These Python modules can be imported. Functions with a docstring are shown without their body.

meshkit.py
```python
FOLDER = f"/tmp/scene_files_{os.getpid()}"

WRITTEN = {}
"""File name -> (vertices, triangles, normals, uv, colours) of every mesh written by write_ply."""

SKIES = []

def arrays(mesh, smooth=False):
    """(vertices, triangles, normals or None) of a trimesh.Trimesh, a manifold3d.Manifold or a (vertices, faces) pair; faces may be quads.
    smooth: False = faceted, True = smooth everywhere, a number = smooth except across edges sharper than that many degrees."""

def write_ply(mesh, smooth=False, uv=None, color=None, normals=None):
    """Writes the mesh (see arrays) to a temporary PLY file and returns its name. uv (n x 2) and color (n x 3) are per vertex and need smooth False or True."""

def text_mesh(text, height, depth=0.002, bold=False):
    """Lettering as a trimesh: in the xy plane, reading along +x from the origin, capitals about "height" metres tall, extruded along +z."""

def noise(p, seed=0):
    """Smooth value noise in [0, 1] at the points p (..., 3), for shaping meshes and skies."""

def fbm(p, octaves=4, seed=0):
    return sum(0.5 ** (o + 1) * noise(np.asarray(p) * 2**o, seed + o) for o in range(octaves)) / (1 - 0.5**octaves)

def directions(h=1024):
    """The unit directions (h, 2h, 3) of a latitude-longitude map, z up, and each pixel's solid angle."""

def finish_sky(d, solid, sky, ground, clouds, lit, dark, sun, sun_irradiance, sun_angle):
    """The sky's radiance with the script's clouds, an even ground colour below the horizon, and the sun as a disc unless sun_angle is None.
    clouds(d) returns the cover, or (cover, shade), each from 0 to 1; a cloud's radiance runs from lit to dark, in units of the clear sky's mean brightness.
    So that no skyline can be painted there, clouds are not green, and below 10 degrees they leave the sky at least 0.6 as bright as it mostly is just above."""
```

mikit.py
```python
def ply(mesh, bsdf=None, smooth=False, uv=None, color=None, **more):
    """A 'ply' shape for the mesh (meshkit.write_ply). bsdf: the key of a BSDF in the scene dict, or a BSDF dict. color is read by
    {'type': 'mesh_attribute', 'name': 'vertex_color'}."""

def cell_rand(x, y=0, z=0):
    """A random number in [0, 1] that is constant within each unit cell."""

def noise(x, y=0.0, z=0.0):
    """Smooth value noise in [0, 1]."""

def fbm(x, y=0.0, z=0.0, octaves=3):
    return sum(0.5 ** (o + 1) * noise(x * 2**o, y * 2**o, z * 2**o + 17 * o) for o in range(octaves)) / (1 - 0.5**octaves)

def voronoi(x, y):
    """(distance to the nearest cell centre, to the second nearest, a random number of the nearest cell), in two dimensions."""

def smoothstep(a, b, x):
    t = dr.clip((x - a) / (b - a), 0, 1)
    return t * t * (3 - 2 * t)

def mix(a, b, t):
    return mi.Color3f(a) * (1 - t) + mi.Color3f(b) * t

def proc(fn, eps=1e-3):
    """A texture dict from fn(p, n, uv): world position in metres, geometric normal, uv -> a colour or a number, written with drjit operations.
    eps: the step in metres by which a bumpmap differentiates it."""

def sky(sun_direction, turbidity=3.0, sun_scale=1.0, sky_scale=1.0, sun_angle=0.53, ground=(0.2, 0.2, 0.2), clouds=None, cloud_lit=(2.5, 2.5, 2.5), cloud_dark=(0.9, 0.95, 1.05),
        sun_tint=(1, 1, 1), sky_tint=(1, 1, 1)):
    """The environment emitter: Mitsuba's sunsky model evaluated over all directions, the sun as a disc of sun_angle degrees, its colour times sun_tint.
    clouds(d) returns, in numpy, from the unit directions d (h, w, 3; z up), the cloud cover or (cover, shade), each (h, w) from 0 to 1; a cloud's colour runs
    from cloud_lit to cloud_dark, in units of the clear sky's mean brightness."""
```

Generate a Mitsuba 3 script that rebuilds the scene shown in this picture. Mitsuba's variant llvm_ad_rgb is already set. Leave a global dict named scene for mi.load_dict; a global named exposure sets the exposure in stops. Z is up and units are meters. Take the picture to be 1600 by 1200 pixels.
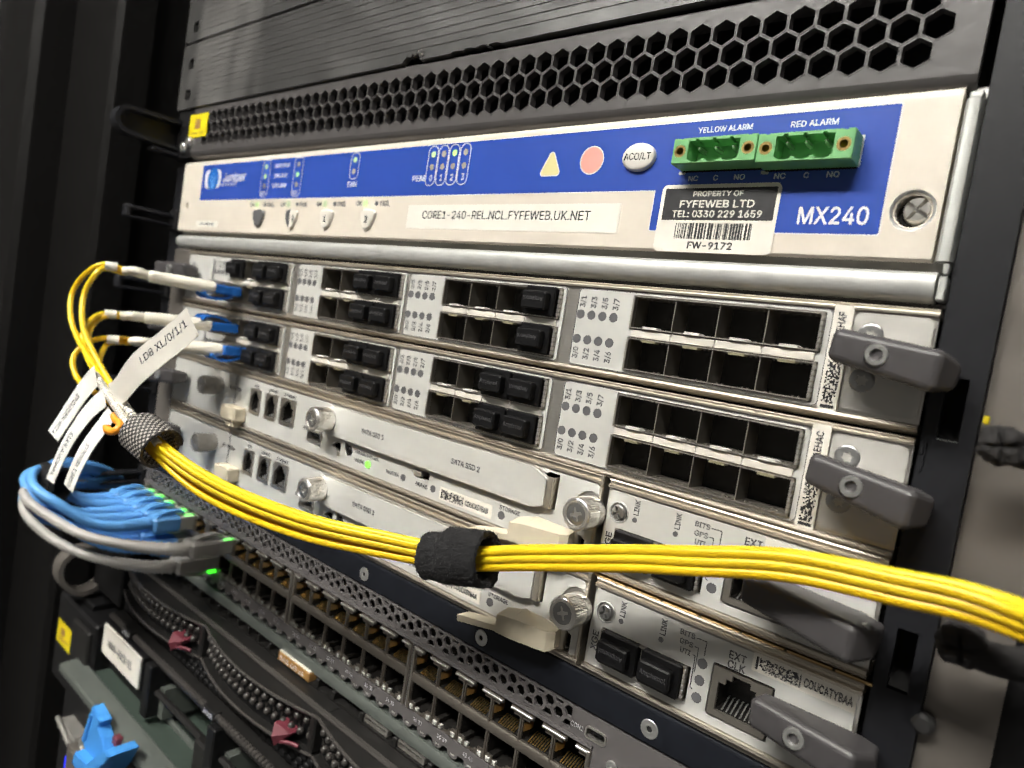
import math, random
import numpy as np, trimesh, mitsuba as mi, mikit, meshkit
import drjit as dr
import manifold3d as m3
from shapely.geometry import Polygon, Point, box as sbox, MultiPolygon
from shapely.ops import unary_union
from shapely import affinity
from mikit import proc, noise, fbm, smoothstep, mix, cell_rand

scene, labels = {}, {}
T = mi.ScalarTransform4f
rng = np.random.default_rng(7)
S = 0.001                                   # everything below is written in millimetres

# ------------------------------------------------------------------ camera, lamps, exposure
eye = np.array([363.468, -194.501, -20.921]) * S
fwd = np.array([-0.63095517, 0.77334797, -0.06187478])
up = np.array([-0.16081115, -0.05234524, 0.98559614])
scene['camera'] = {'type': 'thinlens', 'fov': 2 * math.degrees(math.atan(800 / 1059.94)), 'fov_axis': 'x',
                   'to_world': T().look_at(origin=eye.tolist(), target=(eye + fwd).tolist(), up=up.tolist()),
                   'aperture_radius': 0.00105, 'focus_distance': 0.224, 'near_clip': 0.005, 'far_clip': 20.0}
exposure = 0.0
scene['ambient'] = {'type': 'constant', 'radiance': {'type': 'rgb', 'value': [0.098, 0.093, 0.085]}}


def ceiling_lamp(key, x0, x1, y0, y1, z, rad):
    v = np.array([[x0, y0, z], [x0, y1, z], [x1, y1, z], [x1, y0, z]]) * S
    f = np.array([[0, 1, 2], [0, 2, 3]])     # faces down
    scene[key] = {**mikit.ply((v, f)), 'bsdf': {'type': 'diffuse', 'reflectance': {'type': 'rgb', 'value': [.6, .6, .6]}},
                  'emitter': {'type': 'area', 'radiance': {'type': 'rgb', 'value': rad}}}


LR = 55.0
ceiling_lamp('ceiling_lamp', -380, 580, -770, -590, 700, [LR, LR * .968, LR * .895])
labels['ceiling_lamp'] = {'label': 'long ceiling light panel above the aisle in front of the rack', 'category': 'ceiling lamp'}


# ------------------------------------------------------------------ materials
def rgb(*c):
    return {'type': 'rgb', 'value': list(c)}


def pri(base, rough, metallic=0.0, spec=0.5, **k):
    b = base if isinstance(base, dict) else rgb(*base)
    return {'type': 'twosided', 'bsdf': {'type': 'principled', 'base_color': b, 'roughness': rough, 'metallic': metallic, 'specular': spec, **k}}


def bump(b, fn, scale, eps=1e-4):
    inner = b['bsdf'] if b['type'] == 'twosided' else b
    return {'type': 'twosided', 'bsdf': {'type': 'bumpmap', 'arbitrary': proc(fn, eps), 'scale': scale, 'bsdf': inner}}


def grain(freq):
    return lambda p, n, uv: fbm(p.x * freq, p.y * freq, p.z * freq, 2)


def mottled(c, amount, freq):
    c = np.array(c)
    lo, hi = (c * (1 - amount)).tolist(), (c * (1 + amount)).tolist()
    return proc(lambda p, n, uv: mix(lo, hi, fbm(p.x * freq, p.y * freq, p.z * freq, 3)))


def brushed(c, amount, fx=40., fz=2500.):
    c = np.array(c)
    lo, hi = (c * (1 - amount)).tolist(), np.minimum(c * (1 + amount), .98).tolist()
    return proc(lambda p, n, uv: mix(lo, hi, fbm(p.x * fx, p.y * fz, p.z * fz, 3)))


g2000, g900 = grain(1400.), grain(500.)
M = {}
M['cream'] = pri(mottled((.68, .62, .535), .03, 120.), .42)
M['face'] = pri(mottled((.59, .588, .56), .03, 160.), .42, .12)
M['blue'] = bump(pri((.027, .068, .36), .34), g2000, .00002)
M['white'] = pri((.80, .77, .70), .5)
M['paper'] = pri(mottled((.78, .745, .67), .03, 90.), .6)
M['ink'] = pri((.016, .016, .018), .6)
M['grey_ink'] = pri((.085, .085, .09), .6)
M['led_grey'] = pri((.105, .105, .11), .55)
M['led_tan'] = pri((.36, .33, .29), .5)
M['white_ink'] = pri((.72, .72, .76), .5)
M['lip'] = pri(brushed((.60, .545, .46), .06, 12., 1800.), .44, .88)
M['steel'] = pri(brushed((.64, .615, .57), .06, 12., 1800.), .34, .88)
M['zinc'] = pri(mottled((.54, .545, .525), .14, 220.), .5, .55)
M['bolt'] = pri((.10, .10, .10), .35, .8)
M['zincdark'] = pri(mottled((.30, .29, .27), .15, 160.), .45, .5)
M['cage'] = pri((.42, .39, .345), .4, .9)
M['cagein'] = pri((.20, .185, .16), .48, .8)
M['bright'] = pri((.82, .80, .76), .25, .85)
M['chrome'] = pri((.72, .72, .70), .27, .85)
M['screwzinc'] = pri((.36, .36, .355), .33, .85)
M['plate'] = pri(mottled((.57, .555, .52), .03, 160.), .42, .25)
M['flag'] = pri((.88, .85, .77), .55)
M['tab'] = pri((.88, .86, .80), .35, .3)
M['brass'] = pri((.42, .38, .25), .38, .6)
M['yellow_deep'] = pri((.86, .51, .010), .26)
M['yellow_pale'] = pri((.88, .56, .016), .30)
M['floor_dark'] = pri((.04, .055, .046), .45)
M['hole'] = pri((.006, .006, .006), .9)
M['recess'] = pri((.02, .02, .02), .7)
M['strip'] = pri((.72, .69, .62), .38)
M['plug'] = bump(pri((.0065, .0065, .007), .42, spec=.22), g2000, .00003)
M['plug_ink'] = pri((.05, .05, .053), .5)
M['handle'] = bump(pri((.052, .049, .051), .40), g2000, .00002)
M['vent'] = bump(pri((.068, .064, .064), .38), g900, .00010)
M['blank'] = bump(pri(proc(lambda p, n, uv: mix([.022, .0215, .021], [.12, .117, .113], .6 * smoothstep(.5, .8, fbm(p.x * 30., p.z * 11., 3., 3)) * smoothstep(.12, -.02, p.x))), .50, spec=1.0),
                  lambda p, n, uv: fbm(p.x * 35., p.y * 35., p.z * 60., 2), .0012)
M['navy'] = pri(mottled((.009, .0105, .015), .25, 80.), .42, spec=.3)
M['rail'] = pri((.010, .0105, .013), .45, spec=.3)
M['cabinet'] = bump(pri((.0052, .005, .0049), .5, spec=.16), g900, .00022)
M['black'] = pri((.008, .008, .0085), .42, spec=.25)
M['switch'] = bump(pri((.105, .098, .098), .42), g2000, .00002)
M['jackmetal'] = pri((.25, .225, .195), .42, .85)
M['jackblack'] = pri((.014, .013, .012), .4)
M['gold'] = pri((.86, .62, .24), .25, 1.0)
M['goldrough'] = pri((.75, .52, .24), .35, 1.0)
M['green'] = pri(mottled((.15, .39, .15), .06, 200.), .45)
M['greendark'] = pri((.03, .13, .05), .5)
M['yellow'] = pri((.87, .535, .012), .28)
M['sheath'] = pri((.79, .745, .63), .42)
M['lcblue'] = pri((.02, .14, .50), .35)
M['ethblue'] = pri((.115, .34, .72), .42)
M['ethgrey'] = pri((.36, .345, .325), .42)
M['clear'] = pri((.42, .42, .39), .2)
M['velcro'] = bump(pri(mottled((.016, .016, .017), .5, 1500.), .95, spec=.2), lambda p, n, uv: fbm(p.x * 1300., p.y * 1300., p.z * 1300., 3), .0005)
M['velcro_hair'] = pri((.05, .049, .049), .8, spec=.2)
M['weave'] = bump(pri(proc(lambda p, n, uv: mix([.035, .032, .03], [.42, .39, .36], smoothstep(-.1, .6, dr.sin(uv.x * 6.2832 * 21.) * dr.sin(uv.y * 6.2832 * 7.)))), .6),
                  lambda p, n, uv: dr.sin(uv.x * 6.2832 * 21.) * dr.sin(uv.y * 6.2832 * 7.), .0002)
M['knot'] = bump(pri(mottled((.02, .019, .019), .5, 300.), .85, spec=.3), lambda p, n, uv: fbm(p.x * 300., p.y * 300., p.z * 300., 3), .001)
M['latch'] = bump(pri((.60, .535, .41), .6), g900, .00016)
M['orange'] = pri((.85, .30, .02), .4)
M['stickyellow'] = pri((.78, .62, .01), .5)
M['red_lens'] = pri((.80, .36, .31), .35)
M['yellow_lens'] = pri((.72, .65, .33), .35)
M['button'] = pri((.72, .69, .63), .32, clearcoat=.4)
M['shield'] = pri((.75, .70, .62), .3, clearcoat=.5)
M['shield_dark'] = pri((.10, .10, .105), .3, clearcoat=.5)
M['galv'] = pri(mottled((.22, .20, .18), .25, 60.), .40, .6)
M['server'] = pri((.013, .0125, .012), .4, spec=.35)
M['bead'] = pri((.05, .046, .043), .25)
M['maroon'] = pri((.13, .026, .038), .45)
M['teal'] = pri(mottled((.14, .155, .142), .12, 60.), .38, .4)
M['pcb'] = pri((.02, .13, .055), .4)
M['latchblue'] = pri((.06, .29, .72), .4)
M['brown'] = pri((.35, .19, .06), .45)
for k, b in M.items():
    scene['m_' + k] = b


# ------------------------------------------------------------------ scene helpers
used = {}


def new_key(k):
    n = used.get(k, -1) + 1
    used[k] = n
    return k if n == 0 else '%s_%03d' % (k, n)


def thing(name, label, cat, group=None):
    k = new_key(name)
    labels[k] = {'label': label, 'category': cat}
    if group:
        labels[k]['group'] = group
    return k


def raw(mesh):
    if hasattr(mesh, 'to_mesh'):
        q = mesh.to_mesh()
        return np.array(q.vert_properties[:, :3], float), np.array(q.tri_verts, int)
    if isinstance(mesh, tuple):
        return np.asarray(mesh[0], float), np.asarray(mesh[1], int)
    return np.array(mesh.vertices, float), np.array(mesh.faces, int)


def cat(*ms):
    vs, fs, o = [], [], 0
    for m in ms:
        v, f = raw(m)
        if f.shape[1] == 4:
            f = np.vstack([f[:, [0, 1, 2]], f[:, [0, 2, 3]]])
        vs.append(v), fs.append(f + o)
        o += len(v)
    return np.vstack(vs), np.vstack(fs)


def part(parent, name, mesh, mat, smooth=False, label=None, stuff=False, uv=None, glow=None):
    k = new_key(parent + '__' + name) if parent else new_key(name)
    v, f = raw(mesh)
    d = mikit.ply((v * S, f), 'm_' + mat, smooth=smooth, uv=uv)
    if glow is not None:
        d['emitter'] = {'type': 'area', 'radiance': rgb(*glow), 'sampling_weight': 0.02}
    scene[k] = d
    if label or stuff:
        labels[k] = {}
        if label:
            labels[k]['label'] = label
        if stuff:
            labels[k]['kind'] = 'stuff'
    return k


def lone(name, mesh, mat, label, cat_, group=None, smooth=False, kind=None, uv=None):
    k = part(None, name, mesh, mat, smooth, uv=uv)
    labels[k] = {'label': label, 'category': cat_}
    if group:
        labels[k]['group'] = group
    if kind:
        labels[k] = {'kind': kind}
    return k


def structure(name, mesh, mat, smooth=False):
    k = part(None, name, mesh, mat, smooth)
    labels[k] = {'kind': 'structure'}
    return k


# ------------------------------------------------------------------ mesh helpers (x right, y into the rack, z up)
def box(x0, x1, y0, y1, z0, z1):
    v = np.array([[x, y, z] for x in (x0, x1) for y in (y0, y1) for z in (z0, z1)], float)
    f = np.array([[0, 1, 3], [0, 3, 2], [4, 6, 7], [4, 7, 5], [0, 4, 5], [0, 5, 1], [2, 3, 7], [2, 7, 6], [0, 2, 6], [0, 6, 4], [1, 5, 7], [1, 7, 3]])
    return v, f


def hull(pts):
    m = m3.Manifold.hull_points(np.asarray(pts, float))
    return raw(m)


def cbox(x0, x1, y0, y1, z0, z1, c):
    p = []
    for sx, x in ((1, x0), (-1, x1)):
        for sy, y in ((1, y0), (-1, y1)):
            for sz, z in ((1, z0), (-1, z1)):
                p += [[x + sx * c, y + sy * c, z], [x + sx * c, y, z + sz * c], [x, y + sy * c, z + sz * c]]
    return hull(p)


def rbox(x0, x1, y0, y1, z0, z1, r, n=3):
    p = []
    for x in (x0 + r, x1 - r):
        for y in (y0 + r, y1 - r):
            for z in (z0 + r, z1 - r):
                p.append((x, y, z))
    s = trimesh.creation.icosphere(n - 1, r).vertices
    return hull(np.vstack([s + np.array(q) for q in p]))


def rpoly(x0, x1, z0, z1, r, q=5):
    return sbox(x0 + r, z0 + r, x1 - r, z1 - r).buffer(r, quad_segs=q) if r > 0 else sbox(x0, z0, x1, z1)


def ext(poly, y0, y1):
    """A polygon of (x, z) as a plate from its front y0 back to y1."""
    out = []
    for g in getattr(poly, 'geoms', [poly]):
        if g.is_empty or g.area < 1e-6:
            continue
        m = trimesh.creation.extrude_polygon(g, y1 - y0, engine='earcut')
        v = np.array(m.vertices)
        out.append((np.c_[v[:, 0], y1 - v[:, 2], v[:, 1]], np.array(m.faces)))
    return cat(*out)


def bevel(poly, y0, y1, b):
    """A plate whose front edge is bevelled by b (convex polygon)."""
    a, c = np.array(poly.exterior.coords), np.array(poly.buffer(-b, join_style=2).exterior.coords)
    p = [[x, y1, z] for x, z in a] + [[x, y0 + b, z] for x, z in a] + [[x, y0, z] for x, z in c]
    return hull(p)


def profile_x(pts, x0, x1):
    """A closed outline of (y, z) drawn out along x."""
    m = trimesh.creation.extrude_polygon(Polygon(pts), x1 - x0, engine='earcut')
    v = np.array(m.vertices)
    return np.c_[x0 + v[:, 2], v[:, 0], v[:, 1]], np.array(m.faces)


def profile_z(pts, z0, z1):
    """A closed outline of (x, y) drawn out along z."""
    m = trimesh.creation.extrude_polygon(Polygon(pts), z1 - z0, engine='earcut')
    v = np.array(m.vertices)
    return np.c_[v[:, 0], v[:, 1], z0 + v[:, 2]], np.array(m.faces)


def lathe(cx, cz, prof, n=32, caps=True):
    """prof: (radius, y) from the back to the front, turned about the y axis through (cx, cz)."""
    prof = np.array(prof, float)
    a = np.arange(n) * 2 * np.pi / n
    v = np.stack([cx + prof[:, None, 0] * np.cos(a), np.broadcast_to(prof[:, None, 1], (len(prof), n)), cz + prof[:, None, 0] * np.sin(a)], -1).reshape(-1, 3)
    f = []
    for i in range(len(prof) - 1):
        for j in range(n):
            k = (j + 1) % n
            f += [[i * n + j, (i + 1) * n + j, (i + 1) * n + k], [i * n + j, (i + 1) * n + k, i * n + k]]
    f = np.array(f)
    if not caps:
        return v, f[:, ::-1]
    c, o = len(v), (len(prof) - 1) * n
    v = np.vstack([v, [cx, prof[0, 1], cz], [cx, prof[-1, 1], cz]])
    e = [[j, (j + 1) % n, c] for j in range(n)] + [[o + j, c + 1, o + (j + 1) % n] for j in range(n)]
    return v, np.vstack([f, e])[:, ::-1]


def disc(cx, cz, r, y0, y1, n=24):
    return ext(Point(cx, cz).buffer(r, quad_segs=max(4, n // 4)), y0, y1)


def man(mesh):
    v, f = raw(mesh)
    m = trimesh.Trimesh(v, f)
    m.merge_vertices()
    if m.volume < 0:
        m.invert()
    return m3.Manifold(m3.Mesh(np.array(m.vertices, np.float32), np.array(m.faces, np.uint32)))


def frames(P):
    t = np.gradient(P, axis=0)
    t /= np.linalg.norm(t, axis=1, keepdims=True) + 1e-12
    u = np.zeros_like(P)
    a = np.cross(t[0], [0, 0, 1.0]) if abs(t[0, 2]) < .9 else np.cross(t[0], [1.0, 0, 0])
    u[0] = a / np.linalg.norm(a)
    for i in range(1, len(P)):
        a = u[i - 1] - t[i] * (u[i - 1] @ t[i])
        u[i] = a / np.linalg.norm(a)
    return t, u, np.cross(t, u)


def spline(pts, n):
    from scipy.interpolate import CubicSpline, PchipInterpolator
    p = np.array(pts, float)
    d = np.r_[0, np.cumsum(np.sqrt(np.linalg.norm(np.diff(p, axis=0), axis=1)))]
    return CubicSpline(d, p)(np.linspace(0, d[-1], n))


def tube(P, r, sides=12, caps=True):
    P = np.asarray(P, float)
    t, u, w = frames(P)
    a = np.arange(sides) * 2 * np.pi / sides
    r = np.broadcast_to(r, (len(P),))
    v = (P[:, None] + r[:, None, None] * (np.cos(a)[None, :, None] * u[:, None] + np.sin(a)[None, :, None] * w[:, None])).reshape(-1, 3)
    f = []
    for i in range(len(P) - 1):
        for j in range(sides):
            k = (j + 1) % sides
            f += [[i * sides + j, i * sides + k, (i + 1) * sides + k], [i * sides + j, (i + 1) * sides + k, (i + 1) * sides + j]]
    if caps:
        n = len(v)
        v = np.vstack([v, P[0], P[-1]])
        f += [[j, n, (j + 1) % sides][::-1] for j in range(sides)][::1]
        o = (len(P) - 1) * sides
        f += [[o + j, o + (j + 1) % sides, n + 1] for j in range(sides)]
    return v, np.array(f)


def strip(P, N, width, thick=0.25):
    """A band of paper or strap: centre line P, width directions N (unit), flat."""
    P, N = np.asarray(P, float), np.asarray(N, float)
    t = np.gradient(P, axis=0)
    t /= np.linalg.norm(t, axis=1, keepdims=True)
    b = np.cross(t, N)
    b /= np.linalg.norm(b, axis=1, keepdims=True)
    w = np.broadcast_to(width, (len(P),))[:, None] / 2
    rows = [P - N * w - b * thick / 2, P + N * w - b * thick / 2, P + N * w + b * thick / 2, P - N * w + b * thick / 2]
    n = len(P)
    v = np.stack(rows, 1).reshape(-1, 3)
    f = []
    for i in range(n - 1):
        for j in range(4):
            k = (j + 1) % 4
            f += [[i * 4 + j, i * 4 + k, (i + 1) * 4 + k], [i * 4 + j, (i + 1) * 4 + k, (i + 1) * 4 + j]]
    f += [[0, 2, 1], [0, 3, 2]]
    o = (n - 1) * 4
    f += [[o, o + 1, o + 2], [o, o + 2, o + 3]]
    return v, np.array(f)


TXT = {}


def text(s, x0, x1, z0, z1, y=0.0, rot=0, bold=False, depth=.12, flip=False):
    """Flat lettering on the plane y: its capitals fill z0..z1 and its width x0..x1 (rot 90: read upwards, the letters' tops to the left)."""
    if (s, bold) not in TXT:
        m = meshkit.text_mesh(s, 1.0, 1.0, bold)
        v = np.array(m.vertices)
        v[:, 0] -= v[:, 0].min()
        v[:, 0] /= v[:, 0].max()
        TXT[(s, bold)] = v, np.array(m.faces)
    v, f = TXT[(s, bold)]
    u, w, h = v[:, 0], v[:, 1] / .99, v[:, 2]
    if flip:
        u, w = 1 - u, 1 - w
    Y = y + .02 - h * (depth + .02)
    if rot == 0:
        return np.c_[x0 + u * (x1 - x0), Y, z0 + w * (z1 - z0)], f
    return np.c_[x1 - w * (x1 - x0), Y, z0 + u * (z1 - z0)], f


def print_on(parent, name, items, mat, y=0.0, depth=.12, bold=True):
    """Flat print on one surface is one part."""
    part(parent, name, cat(*[text(*i, y=y, depth=depth, bold=bold) if isinstance(i, tuple) and isinstance(i[0], str) else i for i in items]), mat)


def barcode(x0, x1, z0, z1, y, seed, vertical=True, n=42):
    r = np.random.default_rng(seed)
    w = r.choice([1, 1, 2, 3], n) * 1.0
    w *= (x1 - x0) / w.sum() if vertical else (z1 - z0) / w.sum()
    out, p = [], x0 if vertical else z0
    for i, q in enumerate(w):
        if i % 2 == 0:
            out.append(box(p, p + q, y - .1, y + .02, z0, z1) if vertical else box(x0, x1, y - .1, y + .02, p, p + q))
        p += q
    return cat(*out)


def stacked_code(x0, x1, z0, z1, y, seed, nx=44, nz=9, swap=False):
    """A stacked bar code: random dark cells between a start and a stop bar."""
    r = np.random.default_rng(seed)
    out = []
    A, B = (nz, nx) if not swap else (nx, nz)
    g = r.random((nz, nx)) < .5
    g[:, 0] = g[:, 1] = g[:, -1] = True
    g[:, 2] = g[:, -2] = False
    if swap:
        for i in range(nz):
            for j in range(nx):
                if g[i, j]:
                    a, b = x0 + (x1 - x0) * i / nz, z0 + (z1 - z0) * j / nx
                    out.append(box(a, a + (x1 - x0) / nz, y - .1, y + .02, b, b + (z1 - z0) / nx))
    else:
        for i in range(nz):
            for j in range(nx):
                if g[i, j]:
                    a, b = x0 + (x1 - x0) * j / nx, z0 + (z1 - z0) * i / nz
                    out.append(box(a, a + (x1 - x0) / nx, y - .1, y + .02, b, b + (z1 - z0) / nz))
    return cat(*out)


def screw(cx, cz, r, y, h, slots='cross', rot=0.3, rec=None):
    """A round-topped screw head with a recess, its back at y, standing h proud."""
    rec = rec or r * .62
    m = man(lathe(cx, cz, [(0.01, y), (r, y), (r, y - h * .45), (r * .93, y - h * .8), (r * .78, y - h), (0.01, y - h)], 28))
    cut = []
    if slots == 'cross':
        for a in (rot, rot + math.pi / 2):
            b = affinity.rotate(sbox(-rec, -r * .13, rec, r * .13), math.degrees(a), origin=(0, 0))
            cut.append(affinity.translate(b, cx, cz))
        c = unary_union(cut + [Point(cx, cz).buffer(r * .24, quad_segs=3)])
    else:
        pts = []
        for i in range(12):
            rr = rec if i % 2 == 0 else rec * .62
            pts.append((cx + rr * math.cos(rot + i * math.pi / 6), cz + rr * math.sin(rot + i * math.pi / 6)))
        c = Polygon(pts)
    return raw(m - man(ext(c, y - h - 1, y - h * .25)))


# ------------------------------------------------------------------ rack posts and cabinet
def rack():
    k = thing('rack_post', 'dark steel mounting post with square slots right of the router', 'rack post')
    plate = unary_union([sbox(336.6, -330, 347.4, 200)]).difference(unary_union([sbox(339.6, z, 344.2, z + 15.5) for z in (-28.2, -91.5, 35 + 200, -155)]))
    part(k, 'front_flange', ext(plate, 0.0, 2.2), 'rail')
    part(k, 'side_flange', box(346.2, 347.6, -1.2, 40, -330, 200), 'rail')
    part(k, 'inner_flange', box(336.0, 336.9, 2.4, 60, -330, 200), 'rail')
    part(k, 'back_plate', box(336.95, 346.1, 14, 15, -330, 200), 'recess')
    part(k, 'slot_lip', box(339.7, 344.1, .2, 2.0, -28.6, -28.0), 'zinc')
    part(k, 'guide_pin', cat(box(336.9, 338.0, -.6, 2, -36.5, -29.5), cbox(337.0, 337.7, -1.1, .5, -32.5, -30.2, .2)), 'rail')
    part(k, 'bolt', lathe(348.6, -96.4, [(2.6, 1), (2.6, -1.0), (1.7, -2.0)], 24), 'bolt', 35)
    k = thing('rack_side_strip', 'bare galvanised steel strip along the far right of the rack', 'steel strip')
    part(k, 'plate', box(347.9, 362.6, 2.0, 4.0, -330, 200), 'galv')
    part(k, 'edge', box(362.6, 400, 4.5, 6, -330, 200), 'black')
    # left cabinet frame: upright folds of black powder coated steel
    k = thing('cabinet_frame', 'black powder coated cabinet frame of upright folds left of the router', 'cabinet frame')
    part(k, 'door_edge', profile_z([(-420, -46), (-347, -46), (-342, -49), (-337, -46), (-262, -45), (-257, -40), (-257, -20), (-420, -20)], -560, 420), 'cabinet')
    part(k, 'upright', profile_z([(-333, -19), (-277, -20), (-272, -23), (-267, -20), (-177, -19), (-172, -16), (-172, 4), (-333, 4)], -560, 420), 'cabinet')
    part(k, 'upright', profile_z([(-216, 6), (-213, 3.5), (-186, 5), (-183, 8), (-183, 50), (-216, 50)], -560, 420), 'cabinet')
    part(k, 'back_plate', box(-640, -112, 64, 66, -560, 420), 'recess')
    part(k, 'edge_trim', box(-345.6, -342.6, -50.5, -48.6, -560, 420), 'zinc')


rack()
structure('rack_interior', box(-640, 640, 420, 424, -560, 420), 'recess')


# ------------------------------------------------------------------ blanking panels and vent panel
def blank_panel(z0, z1, label, torn):
    k = thing('blanking_panel', label, 'blanking panel', )
    yf = -1.2
    pts = []
    n = 11
    h = (z1 - z0 - 4) / n
    pts.append((yf + 3, z0))
    pts.append((yf, z0 + .4))
    for i in range(n):
        a = z0 + 2 + i * h
        pts += [(yf, a), (yf, a + h * .80), (yf + .22, a + h * .86), (yf + .22, a + h * .94)]
    pts += [(yf, z1 - 2), (yf, z1 - .4), (yf + 3, z1)]
    body = man(profile_x(pts, -86, 360))
    if torn:
        r = np.random.default_rng(3)
        for x in (118, 121.5, 124.5, 149, 156, 163, 170):
            w, d = (2.6, 3.2) if x < 130 else (3.8, 1.0)
            a = np.linspace(0, 2 * np.pi, 9)[:-1]
            body = body - man(ext(Polygon([(x + w * math.cos(t) * r.uniform(.7, 1.2), z0 + .3 + d * math.sin(t) * r.uniform(.6, 1.2)) for t in a]), -4, 6))
    part(k, 'ribbed_face', body, 'blank')
    fl = rpoly(-107, -86.2, z0 + .3, z1 - .3, 2).difference(unary_union([rpoly(-98, -91, z, z + 6.5, 1) for z in (z0 + 6, z1 - 16)]))
    part(k, 'end_flange', ext(fl, yf + .2, yf + 2.5), 'blank')
    part(k, 'backing', box(-105, 358, 6, 7, z0 + 1, z1 - 1), 'hole')
    if torn:
        r = np.random.default_rng(5)
        fl = []
        for i in range(8):
            x = 124.5 + r.uniform(-1, 4.5)
            p = np.array([[x, yf - .2, z0 + r.uniform(1.5, 3.4)] for _ in range(3)]) + r.normal(0, .8, (3, 3))
            q = p + [0, .18, 0]
            fl.append(hull(np.vstack([p, q])))
        part(k, 'torn_edge', cat(*fl), 'white', label='pale torn plastic flakes')
    return k


blank_panel(134.2, 176, 'ribbed dark grey blanking panel at the very top of the picture', False)
blank_panel(91.8, 133.2, 'ribbed dark grey blanking panel torn along its lower edge, just above the honeycomb grille', True)


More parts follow.
